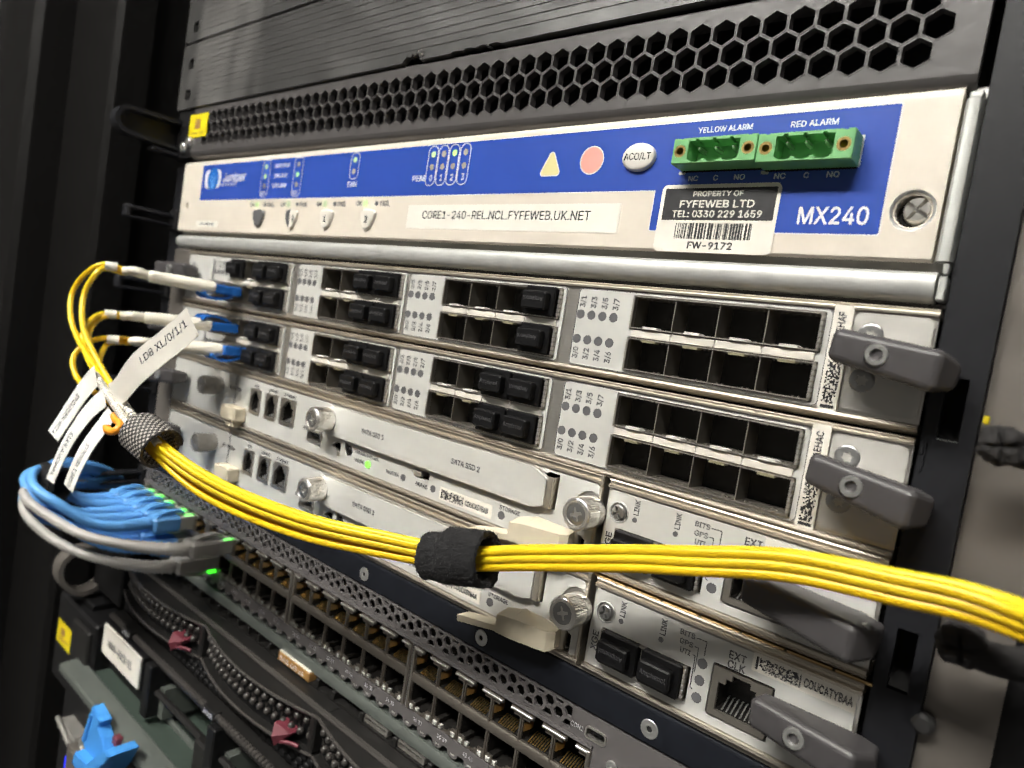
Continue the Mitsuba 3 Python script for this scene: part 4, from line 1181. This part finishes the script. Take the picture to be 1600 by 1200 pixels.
def bay_server():
    k = thing('drive_bay_server', 'black server with open pale green drive bays in the bottom left corner', 'server')
    rings = []
    for x in np.arange(-62, 346, 2.9):
        if 60 < (x + 1) % 101 < 72:
            continue
        rings.append((x, 1))
    rb = []
    for x, _ in rings:
        a = np.linspace(0, 2 * np.pi, 11)[:-1]
        for xx, r in ((x - 1.05, 1.5), ):
            rb.append(tube(np.array([[x - 1.3, -20, -225.2], [x - .8, -20, -225.2], [x + .8, -20, -225.2], [x + 1.3, -20, -225.2]]), [1.0, 1.75, 1.75, 1.0], 10))
    part(k, 'ribbed_rail', cat(*rb), 'bead', 40, stuff=True)
    part(k, 'rail_core', box(-64, 346, -20.5, 2, -226.4, -224.0), 'server')
    tg = []
    for x in (59.8 - 101 + 101, 160.8, 261.8):
        tg.append(x)
    for x in (-41.5, 59.5, 160.5):
        p = part(k, 'rail_tag', cbox(x, x + 11, -22.4, -18, -227.4, -222.9, .4), 'server')
        part(k, p.split('__')[-1] + '__lettering', text('300GB', x + 1, x + 10, -226.4, -224.0, y=-22.4), 'white_ink')
    # left ear with sticker
    part(k, 'mounting_ear', cat(cbox(-130, -66, -27, 2, -290, -232.5, 1.5), cbox(-108, -88, -22, 0, -232.5, -228.5, .6)), 'black')
    part(k, 'ear_latch', cbox(-97, -70, -29.5, -26, -262, -238, 1.2), 'server')
    part(k, 'ear_foot', cbox(-88, -68, -30, -20, -275, -264, 1.5), 'server')
    part(k, 'yellow_sticker', box(-126.8, -101.5, -27.3, -26.9, -265.3, -250.0), 'stickyellow', label='yellow square sticker on the left ear')
    part(k, 'yellow_sticker__mark', cat(box(-119, -113, -27.5, -27.2, -258.5, -254), box(-122, -106, -27.5, -27.2, -261.5, -260.6)), 'brown')
    part(k, 'asset_tag', cbox(-58.5, -6, -25.6, -24.2, -245, -226.9, .3), 'paper', label='large pale asset tag in the left bay')
    part(k, 'asset_tag__lettering', cat(text('UNAS-0002-01', -50, -16, -238.4, -233.8, y=-25.6)), 'ink')
    part(k, 'bay_drive', cat(box(-60, -5, -24.0, 4, -245.5, -226.8), box(-60, -3, -19, 4, -257.3, -245.5)), 'black')
    # tray floor, bay walls, backplane
    part(k, 'tray_floor', profile_x([(-38, -264.5), (-39, -263.6), (-39, -260.2), (-38.2, -259.2), (-28, -258.2), (-27, -258.8), (-27, -262), (-36, -264.5)], -82, 346), 'teal', label='pale green grey front ledge')
    part(k, 'bay_floor', box(-82, 346, -27, 60, -263, -261.4), 'floor_dark')
    for y in (-13.5, 6.0):
        part(k, 'floor_rail', cbox(4, 346, y, y + 2.4, -261.4, -258.6, .4), 'teal')
    part(k, 'backplane', box(-60, 346, 58, 60, -258, -226), 'pcb', label='green circuit board at the back of the bays')
    part(k, 'backplane__connector', cat(*[cbox(x, x + 34, 52, 58, -246, -238, 1) for x in (12, 90, 170, 250)]), 'black')
    for x in (2.0, 74.0, 146.0, 218.0, 290.0):
        p = part(k, 'bay_frame', cat(cbox(x - 3.6, x + 3.6, -25, 52, -257.0, -227.0, .8)), 'black')
        part(k, p.split('__')[-1] + '__lower_rail', cat(cbox(x + 4, x + 68, -22, -18, -243.5, -240.5, 1.2), cbox(x + 56, x + 68, -24, -18, -257, -240.5, 1.2), cbox(x + 4, x + 60, -20, -17, -229.5, -226.9, .8)), 'server')
        part(k, p.split('__')[-1] + '__guide_wall', box(x + 4.0, x + 9, -18, 50, -257, -240), 'teal')
        part(k, p.split('__')[-1] + '__guide_wall', box(x + 67.0, x + 68.2, -22, 50, -257, -228), 'teal')
    part(k, 'lower_face', box(-82, 346, -34, -30, -330, -265.2), 'black')
    part(k, 'side_plate', cbox(-40, -22, -45, -30, -330, -287, 1), 'galv')
    part(k, 'power_light', cbox(-47.5, -44.2, -42.5, -39, -320, -299, .4), 'black', glow=(.02, .05, 2.2), label='lit blue light at the very bottom left')
    part(k, 'power_light__holder', cbox(-52, -41, -39.2, -30, -330, -295, 1), 'black')
    part(k, 'cable_clamp', cat(cbox(-66, -40, -42, -30, -291, -285.5, .8), tube(np.array([[-64, -43, -283.5], [-42, -43, -289.5]]), 1.4, 10)), 'zincdark')
    part(k, 'hinge_bolt', lathe(-27, -282.5, [(6.5, -30), (6.5, -40), (5.2, -42), (3.0, -42), (2.6, -41)], 28), 'zincdark', 40)
    # blue release clip
    A = Polygon([(-11, -250.2), (2.3, -252.6), (.2, -256.6), (6.6, -259.8), (11.5, -265.6), (4.5, -273.5), (-12.5, -276.3), (-19.7, -272.9)])
    B = Polygon([(12.7, -264.2), (17.1, -261.6), (30.1, -250.4), (36.4, -250.6), (29.2, -262.6), (21.4, -271.9), (3.0, -283.5), (-15.6, -282.7), (-13.0, -275.3), (4.5, -273.0)])
    c = part(k, 'release_clip', cat(layered(A, -46, -40, .8), layered(B, -51, -40, .8), layered(Polygon([(8, -271), (17.1, -262.0), (30.1, -250.6), (36.2, -250.8), (33, -256), (21, -266), (12, -274)]), -54, -50, .8), tube(np.array([[-8.5, -46.4, -253.5], [-13.5, -46.4, -270]]), .9, 8)), 'latchblue', label='bright blue release clip')
    part(k, c.split('__')[-1] + '__red_dot', cbox(9, 14, -42, -38, -262.5, -257.5, .8), 'maroon')


bay_server()


# ------------------------------------------------------------------ left hooks and ring
def side_hook(z, big, label):
    k = thing('cable_hook', label, 'cable hook', 'black cable hooks on the left post')
    x = -105.0
    if big:
        a = np.linspace(np.pi / 2, 3 * np.pi / 2, 13)
        P = [[x, 6, z + 8.5], [x, -10, z + 8.0]] + [[x, -29 + 8 * math.cos(t), z + 7.4 * math.sin(t)] for t in a] + [[x, -10, z - 8.0], [x, 6, z - 8.5]]
        part(k, 'loop', strip(np.array(P, float), np.tile([1., 0, 0], (len(P), 1)), 9, 2.6), 'rail', 40)
        part(k, 'web', hull([[x + d, y, zz] for d in (-3.5, -2.2) for y, zz in ((6, z + 7), (6, z - 8), (-30, z + 5), (-30, z - 6.5), (-35, z))]), 'black')
        part(k, 'lower_arm', cbox(x - 3, x + 5, -16, 6, z - 14, z - 11, 1.0), 'rail')
        part(k, 'foot', cbox(x - 4, x + 9, 2, 8, z - 15, z + 10, 1), 'black')
    else:
        part(k, 'arm', cat(cbox(x - 3, x + 3, -24, 6, z - 1.0, z + 1.6, .8), cbox(x - 3, x + 3, -24, 6, z - 6.6, z - 4.8, .8), cbox(x - 3, x + 3, -26, -22.5, z - 6.6, z + 1.6, 1.0)), 'rail')
        part(k, 'foot', cbox(x - 4, x + 6, 3, 8, z - 9, z + 5, 1), 'black')


side_hook(76, True, 'large looped black cable hook left of the yellow sticker')
side_hook(24.5, False, 'black cable hook left of the cream panel')
side_hook(-20.0, False, 'black cable hook left of the upper port card')
side_hook(-84, False, 'black cable hook left of the processor cards')
side_hook(-147, False, 'black cable hook above the blue network cables')
lone('left_post', ext(sbox(-111, -330, -88.4, 58).difference(unary_union([sbox(-101, z, -92, z + 9) for z in np.arange(-300, 50, 22)])), 6, 8), 'rail', 'dark perforated mounting post along the left side of the router', 'rack post')


def ring():
    k = thing('cable_ring', 'grey curled metal cable ring below the blue network cables', 'cable ring')
    P = spline([(-103, 2, -212), (-104, -8, -214), (-105, -15, -221), (-105, -24, -224.5), (-105, -33, -220), (-105, -38, -211), (-105, -37, -202), (-105, -30, -196.5), (-105, -20, -195.5), (-105, -10, -197)], 40)
    part(k, 'band', strip(P, np.tile([1., 0, 0], (len(P), 1)), 11, 3.0), 'galv', 40)
    part(k, 'rivet', lathe(-103, -221, [(2, -9), (2, -12), (1, -13)], 16), 'chrome', 35)


ring()


# ------------------------------------------------------------------ network cables
def eth(name, label, group, col, row, path, mat, seed):
    r = np.random.default_rng(seed)
    k = thing(name, label, 'network cable', group)
    x, z = col, (-155.2 if row == 0 else -168.0)
    p = part(k, 'plug', cbox(x - 5.7, x + 5.7, -9, 6, z - 3.9, z + 3.9, .5), 'clear')
    m = mat
    sg = 1 if row == 0 else -1
    part(k, 'boot', cat(cbox(x - 6.0, x + 6.0, -23, -7, z - 4.4, z + 4.4, 1.4)), m, 30)
    hood = spline([(x, -20, z + sg * 4.2), (x, -15, z + sg * 6.0), (x, -9, z + sg * 6.6), (x, -5, z + sg * 5.6)], 14)
    part(k, 'latch_guard', strip(hood, np.tile([1., 0, 0], (14, 1)), 5.0, 1.3), m, 40)
    P = spline(path, 90)
    t, u, w = frames(P)
    rb = []
    for i in range(6):
        q = 3 + i * 2
        rb.append(tube(np.array([P[q] - t[q] * .55, P[q] + t[q] * .55]), 4.0 - i * .18, 14))
    part(k, 'boot_rib', cat(tube(P[:17], np.linspace(3.6, 2.9, 17), 14), *rb), m, 40)
    part(k, 'jacket', tube(P, 2.5, 14), m, 40)


cx = [-78.1 + 14.05 * i for i in range(8)]
cx[6], cx[7] = 9.4, 23.4
blue = [(0, 0), (1, 0), (2, 0), (3, 0), (4, 0), (0, 1), (1, 1), (2, 1), (3, 1), (4, 1)]
gname = 'blue network cables in the switch'
for i, (c, row) in enumerate(blue):
    x, z = cx[c], (-155.2 if row == 0 else -168.0)
    r = np.random.default_rng(40 + i)
    j = r.normal(0, 1.6, 3)
    dz = (4.5 if row == 0 else -4.5) + 1.6 * ((c * 2) % 3 - 1)
    e = x + 35
    path = [(x, -20, z), (x, -33, z + .5), (x - .2 * e, -52, z + (3 if row == 0 else 7)), (-35 + .4 * e + j[0] * .6, -68 + j[1] * .6, -147 + dz), (-43 + .3 * e, -75.5 + j[1] * .5, -142.5 + dz * 1.2), (-57 + .25 * e, -73, -138.5 + dz * 1.2), (-74, -58, -139 + dz), (-98, -30, -146 + dz), (-124, 0, -160)]
    if c < 2:
        path = [(x, -20, z), (x, -33, z + .5), (x - 1, -46, z + (4 if row == 0 else 8)), (x - 8, -57 + j[1], -147 + dz), (-92, -52, -142 + dz), (-108, -28, -147 + dz), (-126, 2, -160)]
    eth('network_cable', 'blue network cable in the %s row of ports, %s from the left' % ('top' if row == 0 else 'bottom', ['first', 'second', 'third', 'fourth', 'fifth'][c]), gname, x, row, path, 'ethblue', i)
eth('network_cable', 'grey network cable in the top row, nearest the empty ports', 'grey network cables in the switch', cx[7], 0,
    [(cx[7], -20, -155.2), (cx[7] - 2, -30, -154.8), (cx[7] - 14, -45, -154.5), (-8, -62, -152), (-26, -71, -147.5), (-38, -77.5, -142.5), (-46, -78, -139), (-58, -70, -139), (-76, -54, -143), (-100, -28, -150), (-124, 0, -162)], 'ethgrey', 90)
eth('network_cable', 'grey network cable in the bottom row, lowest of all network cables', 'grey network cables in the switch', cx[6] + 2, 1,
    [(cx[6] + 2, -20, -168), (cx[6], -30, -168.4), (cx[6] - 12, -46, -167.5), (-16, -62, -163), (-30, -72, -156.5), (-40, -77.5, -149.5), (-48, -77, -144), (-60, -67, -143), (-80, -50, -147), (-104, -24, -154), (-126, 2, -166)], 'ethgrey', 91)
P = np.array([[-47 + 0 * t, -68 + 12.5 * math.cos(t), -141 + 9.5 * math.sin(t)] for t in np.linspace(0, 2 * np.pi, 40)])
ax = np.tile(np.array([.77, .60, -.1]) / np.linalg.norm([.77, .60, -.1]), (40, 1))
P = np.array([np.array([-60, -62, -139]) + 13 * math.cos(t) * np.array([-.6, .77, 0]) * .8 + 9.5 * math.sin(t) * np.array([0, 0, 1.]) for t in np.linspace(0, 2 * np.pi, 40)])
lone('hook_and_loop_tie', strip(P, ax, 12, 1.6), 'velcro', 'black hook and loop tie round the blue and grey network cables', 'cable tie', smooth=40)


# ------------------------------------------------------------------ yellow fibres
ctr = np.array([(12.8, -72, -63.1), (34.2, -70, -75.4), (51.4, -68, -83.4), (65.7, -66, -87.8), (93.7, -60, -95.7), (131, -52, -99.6), (163.5, -45, -99.2), (189.9, -37, -97.3), (219.5, -30, -93.6), (237.9, -27, -87.9),
                (259.7, -25, -81), (279.5, -24, -74.7), (297.4, -24, -69.4), (319.2, -24, -63.3), (341, -26, -60.2), (352.9, -27, -58.6), (363.2, -30, -58.1), (374, -38, -57.2), (390, -54, -56)])
tc, uc, wc = frames(ctr)
wc = np.cross(np.array([0, 0, 1.]), tc)
wc /= np.linalg.norm(wc, axis=1, keepdims=True)          # sideways, away from or towards the viewer
uc = np.cross(tc, wc)                                    # upwards across the bundle
FR = 1.36
slots6 = np.array([(-1.45, 2.7), (1.3, 2.9), (-1.5, 0.0), (1.35, .1), (-1.3, -2.9), (1.5, -2.6)]) * .86   # (towards viewer < 0, up)
loops = {0: [(-20.4, -54, -15.7), (-19.3, -62, -14.8), (-23.4, -68, -19.7), (-28.8, -72, -30.8), (-22.3, -74, -41.9), (-7.9, -74, -53)],
         1: [(-19.8, -54, -17.6), (-18.7, -62, -16.8), (-17.2, -67, -21.1), (-18.4, -70, -29.7), (-13, -72, -40.7), (.7, -73, -51.9)],
         2: [(-18.6, -52, -39.3), (-17.3, -60, -39.5), (-15.2, -66, -42.1), (-12.6, -70, -47.4), (-6.3, -72, -55.8)],
         3: [(-18.3, -52, -40.2), (-16.1, -60, -40.7), (-17.1, -64, -44), (-12.1, -68, -49.1), (-3.5, -70, -56.8)],
         4: [(-22.4, -46, -51.9), (-16.6, -58, -51.7), (-16.4, -66, -54.5), (-15.2, -72, -60.8), (-10.4, -74, -66.6), (-.8, -73, -73.3)],
         5: [(-21.8, -46, -53.8), (-20.3, -54, -54.1), (-14.2, -60, -57.3), (-3.3, -65, -61.7), (6, -68, -65.5)]}
conn = {'A': dict(tip=(-3.0, -9.5, -18.0), b0=(-3, -15.5, -17.8), b1=(-8.5, -45, -17.2), e=(-17.5, -60.5, -15.4)), 'B': dict(tip=(-3, -8.5, -38.3), b0=(-3, -15, -37.9), b1=(-8.5, -44.5, -38.7), e=(-16.5, -58.5, -39.6)),
        'C': dict(tip=(11, -7.5, -49.6), b0=(9, -13.2, -50.0), b1=(0, -42, -50.8), e=(-15, -56.5, -52.2))}
strands = {}
for i in range(6):
    pts = [np.array(p, float) for p in loops[i]]
    start = 1 if i < 4 else 1
    for j in range(start, len(ctr)):
        tw = .22 * math.sin(j * .33)
        if j > 11:
            tw += .13 * (j - 11)
        a, b = slots6[i]
        if 3 < j < 8:
            f_ = math.sin(((j - 3) / 5) ** .55 * math.pi)
            spread = 1.0 + .25 * f_
            b = b * spread - ((1.8 if i == 4 else .9) * f_ if i in (4, 5) else 0)
        if j < 3:
            a, b = a * .9, b * .8
        c, s = math.cos(tw), math.sin(tw)
        pts.append(ctr[j] + wc[j] * (a * c - b * s) * -1 * -1 + uc[j] * (a * s + b * c))
    strands[i] = pts
for n, (cc, ids, lab) in enumerate((('A', (0, 1), 'yellow fibre cord plugged into the upper port card, topmost of the three'), ('B', (2, 3), 'yellow fibre cord plugged into the top row of the lower port card'),
                                   ('C', (4, 5), 'yellow fibre cord plugged into the bottom row of the lower port card'))):
    k = thing('fibre_cord', lab, 'fibre cable', 'yellow fibre cords across the rack')
    q = conn[cc]
    for m, i in enumerate(ids):
        o = np.array([0, 0, 0]) + (np.array([1.8, -1.8, .4]) * (1 if m else -1)) * .4
        pts = [np.array(q['b1']) + o, (np.array(q['b1']) + np.array(q['e'])) / 2 + o] + strands[i]
        SP = spline(pts, 320)
        part(k, 'strand', tube(SP, FR * (1 + .02 * math.sin(i * 2.1)), 24), ('yellow', 'yellow_deep', 'yellow_pale')[(i * 2 + n) % 3], True)
        dd = np.r_[0, np.cumsum(np.linalg.norm(np.diff(SP, axis=0), axis=1))]
        cut = SP[dd < 16.5]
        part(k, 'inner_sleeve', tube(cut, np.linspace(2.25, 1.95, len(cut)), 16), 'sheath', 40)
    for m in (0, 1):
        o = np.array([6.25 * m, 0, 0])
        tip, b0, b1, e = (np.array(q[v]) + o * (1 if v in ('tip', 'b0') else .25) for v in ('tip', 'b0', 'b1', 'e'))
        P = np.array([b0, b0 + (b1 - b0) * .05, b0 + (b1 - b0) * .5, b1, b1 + (b1 - b0) * .02])
        part(k, 'boot', tube(P, [2.9, 3.4, 3.4, 3.1, 2.0], 20), 'sheath', 40, label='white sleeve')
        part(k, 'connector', cbox(tip[0] - 2.4, tip[0] + 2.4, b0[1] - 1, tip[1] + 8, tip[2] - 2.5, tip[2] + 2.5, .5), 'lcblue')
        sg = -1 if cc != 'B' else 1
        H = spline([tip + [0, 3, sg * 2.6], tip + [0, -1, sg * 4.6], tip + [0, -6.5, sg * 5.4], tip + [0, -11, sg * 4.4], tip + [0, -12, sg * 2.6]], 14)
        part(k, 'latch', strip(H, np.tile([1., 0, 0], (14, 1)), 4.2, 1.3), 'lcblue', 40)
    e = np.array(q['e'])
    part(k, 'wire_marker', tube(np.array([e + [1.2, 3, .2], e + [-.6, -2.2, 0]]), 2.3, 14), 'paper', 40)
# transceivers
for lab, x, z in (('steel transceiver in the upper port card holding the topmost fibre connector', -10.1, 0 - 13.7), ('steel transceiver holding the middle fibre connector', -10.1, -32.3), ('steel transceiver holding the lowest fibre connector', 4.4, -46.0)):
    k = thing('transceiver', lab, 'transceiver', 'steel transceivers in the port cards')
    part(k, 'body', cbox(x + .3, x + 13.7, -11, 20, z - 10.0, z - .3, .5), 'jackmetal')
    part(k, 'bail_handle', tube(np.array([[x + .8, -3, z - .4], [x + .8, -12.5, z - .6], [x + 13.2, -12.5, z - .6], [x + 13.2, -3, z - .4]]), .6, 8), 'cage', 40)
# printed sleeve and ties
k = thing('printed_sleeve', 'clear printed marker sleeve on the yellow fibres just left of the grey tie', 'cable marker')
a0, a1 = np.array([22.0, -75.2, -66.0]), np.array([54, -71.5, -82.5])
part(k, 'tube', tube(np.array([a0, (a0 + a1) / 2, a1]), 1.75, 16), 'sheath', 40)
t = (a1 - a0) / np.linalg.norm(a1 - a0)
rings = []
for i in range(26):
    if i % 7 != 3:
        c = a0 + (a1 - a0) * (i + 1) / 28
        h = [(c + d * t) for d in (-.28, .28)]
        rings.append(tube(np.array(h), 1.86, 16))
part(k, 'print_mark', cat(*rings), 'led_tan', 40, stuff=True)
k2 = thing('printed_sleeve', 'second clear marker sleeve, running under the grey tie', 'cable marker')
part(k2, 'tube', tube(np.array([[44, -70, -75.2], [58, -68.5, -81.6], [74, -66, -87.4]]), 1.7, 16), 'sheath', 40)
part(k2, 'print_mark', cat(*[tube(np.array([[47 + i * 1.6, -69.7 + i * .16, -76.6 - i * .72], [47.5 + i * 1.6, -69.65 + i * .16, -76.83 - i * .72]]), 1.8, 14) for i in (0, 1, 3, 4)]), 'grey_ink')


def tie(name, c, axis, r0, width, thick, mat, label, turns=1.12, squash=1.0, uv=True, tail=None, cut=None):
    axis = np.array(axis, float) / np.linalg.norm(axis)
    a = np.cross(axis, [0, 0, 1.])
    a /= np.linalg.norm(a)
    b = np.cross(a, axis)
    n = 120
    th = np.linspace(0, 2 * np.pi * turns, n)
    rr = r0 + thick * 1.15 * th / (2 * np.pi)
    P = np.array(c) + rr[:, None] * (np.cos(th + 2.2)[:, None] * a * squash + np.sin(th + 2.2)[:, None] * b)
    # a thick band of ring sections, sampled across its width
    m = 11
    s = np.linspace(-.5, .5, m)
    wd = np.full(n, width)
    if tail:
        wd = width * np.where(np.arange(n) > n * .86, tail, 1.0)
    V, U = [], []
    out = np.gradient(P, axis=0)
    nrm = np.cross(out, axis)
    nrm /= np.linalg.norm(nrm, axis=1, keepdims=True)
    if ((P - np.array(c)) * nrm).sum() < 0:
        nrm = -nrm
    for side in (1, -1):
        for i in range(n):
            for q in s:
                V.append(P[i] + axis * q * wd[i] + nrm[i] * thick / 2 * side)
                U.append((th[i] / (2 * np.pi), q + .5))
    f = []
    for o in (0, n * m):
        for i in range(n - 1):
            for j in range(m - 1):
                q = o + i * m + j
                f += [[q, q + 1, q + m + 1], [q, q + m + 1, q + m]]
    for i in range(n - 1):
        for j in (0, m - 1):
            q = i * m + j
            f += [[q, q + m, q + m + n * m], [q, q + m + n * m, q + n * m]]
    for j in range(m - 1):
        for i in (0, n - 1):
            q = i * m + j
            f += [[q, q + 1, q + 1 + n * m], [q, q + 1 + n * m, q + n * m]]
    return np.array(V), np.array(f), np.array(U)


def fuzz(V, f, n, seed, length):
    r = np.random.default_rng(seed)
    tri = V[f]
    ar = np.linalg.norm(np.cross(tri[:, 1] - tri[:, 0], tri[:, 2] - tri[:, 0]), axis=1)
    i = r.choice(len(f), n, p=ar / ar.sum())
    a, b = r.random((2, n, 1))
    a, b = np.where(a + b > 1, 1 - a, a), np.where(a + b > 1, 1 - b, b)
    p = tri[i, 0] + a * (tri[i, 1] - tri[i, 0]) + b * (tri[i, 2] - tri[i, 0])
    nn = np.cross(tri[i, 1] - tri[i, 0], tri[i, 2] - tri[i, 0])
    nn /= np.linalg.norm(nn, axis=1, keepdims=True)
    d = nn * np.where(r.random((n, 1)) < .5, 1, -1) + r.normal(0, .9, (n, 3))
    d /= np.linalg.norm(d, axis=1, keepdims=True)
    s_ = np.cross(d, r.normal(0, 1, (n, 3)))
    s_ /= np.linalg.norm(s_, axis=1, keepdims=True)
    L = length * r.uniform(.4, 1.2, (n, 1))
    v = np.stack([p - s_ * .07, p + s_ * .07, p + d * L], 1).reshape(-1, 3)
    return v, np.arange(3 * n).reshape(-1, 3)


k = thing('hook_and_loop_tie', 'grey woven hook and loop tie round the yellow fibres on the left', 'cable tie')
V, f, U = tie('', (66.5, -66.5, -87.2), tc[3], 7.4, 17, 1.3, '', '')
part(k, 'woven_band', (V, f), 'weave', True, uv=U)
k = thing('hook_and_loop_tie', 'fuzzy black hook and loop tie round the yellow fibres in the middle', 'cable tie')
for nm, c, r0, wid, th, tu, nf in (('band', (222, -29.8, -93.0), 7.0, 15, 1.5, 1.35, 9000), ('tail', (212.0, -31.6, -95.8), 5.9, 10, 1.4, 1.0, 4000)):
    V, f, U = tie('', c, tc[8], r0, wid, th, '', '', turns=tu)
    V = V + (meshkit.fbm(V * .9, 4, 4)[:, None] - .5) * (V - np.array(c)) / np.linalg.norm(V - np.array(c), axis=1, keepdims=True) * 1.5
    part(k, nm, (V, f), 'velcro', True)
    part(k, nm + '__fuzz', fuzz(V, f, nf * 2, 11, 1.05), 'velcro_hair', stuff=True)

# paper flags
def flag(label, pts, widths, N, textspec=None):
    k = thing('cable_flag', label, 'cable label', 'paper flags on the yellow fibres')
    P = spline(pts, 36)
    Nn = np.tile(np.array(N, float) / np.linalg.norm(N), (36, 1))
    t = np.gradient(P, axis=0)
    t /= np.linalg.norm(t, axis=1, keepdims=True)
    Nn = Nn - t * (Nn * t).sum(1, keepdims=True)
    Nn /= np.linalg.norm(Nn, axis=1, keepdims=True)
    W = np.interp(np.linspace(0, 1, 36), np.linspace(0, 1, len(widths)), widths)
    part(k, 'paper_strip', strip(P, Nn, W, .35), 'flag', 40)
    if textspec:
        s, u0, u1, h, off, rev = textspec
        m = meshkit.text_mesh(s, 1.0, 1.0)
        v = np.array(m.vertices)
        v[:, 0] = (v[:, 0] - v[:, 0].min()) / np.ptp(v[:, 0])
        # fine cuts so that the print follows the curl
        d = np.r_[0, np.cumsum(np.linalg.norm(np.diff(P, axis=0), axis=1))]
        L = d[-1]
        uu = (u0 + (u1 - u0) * v[:, 0]) * L
        if rev:
            uu = (u1 - (u1 - u0) * v[:, 0]) * L
        pos = np.stack([np.interp(uu, d, P[:, c]) for c in range(3)], 1)
        nn = np.stack([np.interp(uu, d, Nn[:, c]) for c in range(3)], 1)
        tt = np.stack([np.interp(uu, d, t[:, c]) for c in range(3)], 1)
        bb = np.cross(tt, nn)
        bb /= np.linalg.norm(bb, axis=1, keepdims=True)
        view = eye / S - P.mean(0)
        if (bb.mean(0) @ view) < 0:
            bb = -bb
        up_ = nn if (nn.mean(0)[2] > 0) != rev else -nn
        hh = (v[:, 1] - .5) * h + off
        pos = pos + up_ * hh[:, None] + bb * (.12 + .14 * v[:, 2])[:, None]
        part(k, 'lettering', (pos, np.array(m.faces)), 'ink')
    return k


flag('white paper flag pointing up right, reading LD8 XL/0/1/1', [(38, -73, -73), (50, -73.5, -67), (64, -75, -58), (84, -74, -45.5), (104.5, -73, -32.5)], [11, 11.5, 12.5, 12, 11.8], (.55, .25, -.75), ('LD8 XL/0/1/1', .48, .95, 3.0, 1.5, False))
flag('white paper flag pointing down left, reading LD8 XE/0/1/2', [(27, -76.5, -66), (20, -77.5, -72), (12, -80, -84), (6.2, -84, -98)], [10, 10.5, 10.5, 10], (.85, .1, -.45), ('LD8 XE/0/1/2', .40, .97, 2.6, -.6, True))
flag('curled white paper flag hanging left of the grey tie, longest of the three', [(37, -75.5, -74), (27, -78, -83), (20, -81.5, -96), (15.5, -86, -117)], [9, 9, 8, 7], (.9, .1, -.35), ('JANOVA F1/2', .52, .95, 2.4, -.4, True))
flag('curled white paper flag hanging nearest the grey tie', [(42.5, -74, -79.5), (38.5, -77.5, -90), (36.5, -80.5, -98), (32.5, -84, -116)], [8.5, 9, 9, 8.5], (.9, .1, -.3), ('CORE2 XE/0/0/2', .45, .97, 2.4, 0, True))
k = thing('orange_clip', 'small orange clip on the yellow fibres beside the grey tie', 'clip')
part(k, 'clip_body', tube(spline([(43, -73, -80.5), (48, -73, -82.5), (52, -73.5, -82.6), (55, -75.5, -84.6), (52, -77, -86.2), (47.5, -77, -84.8)], 24), 1.7, 12), 'orange', 40)
# dark cable knots at the right hand strip
def knot(label, c, r, seed):
    k = thing('strap_loop', label, 'cable strap', 'dark strap loops on the right strip')
    s = trimesh.creation.icosphere(4, 1.0)
    v = np.array(s.vertices)
    d = meshkit.fbm(v * 1.7 + seed * 5, 3, seed)
    rad = .72 + .55 * d
    g = np.zeros(len(v))
    for a in (.2, 1.75, 3.3, 4.9):
        ang = np.arctan2(v[:, 2], v[:, 0])
        g = np.maximum(g, np.exp(-((np.angle(np.exp(1j * (ang - a)))) / .16) ** 2) * (v[:, 1] < .1) * np.exp(-((np.hypot(v[:, 0], v[:, 2]) - .35) / .35) ** 2))
    g = np.maximum(g, np.exp(-(np.hypot(v[:, 0], v[:, 2]) / .16) ** 2) * (v[:, 1] < 0))
    v = v * (rad * (1 - .55 * g))[:, None] * np.array(r) + np.array(c)
    part(k, 'folded_strap', (v, np.array(s.faces)), 'knot', True)
    part(k, 'strap_tail', tube(spline([(c[0], c[1], c[2]), (c[0] + 5, c[1] + 1, c[2] - 1), (c[0] + 10, c[1] + 4, c[2] - 1), (c[0] + 17, c[1] + 14, c[2])], 20), [r[2] * .72] * 20, 12), 'knot', 40)


knot('dark strap loop on the right strip, upper one level with the lower port card', (353.6, -14, -26.5), (4.6, 5, 4.6), 1)
knot('dark strap loop on the right strip, lower one under the yellow fibres', (353.8, -14, -71), (5.0, 5, 5.0), 2)
knot('dark strap loop at the right edge of the picture, topmost of them', (357, -12, 19), (4.6, 5, 5.6), 3)
lone('yellow_tag', cbox(348.6, 349.8, -6, -3, -22.6, -20.6, .3), 'stickyellow', 'tiny yellow tag above the upper strap loop', 'tag')
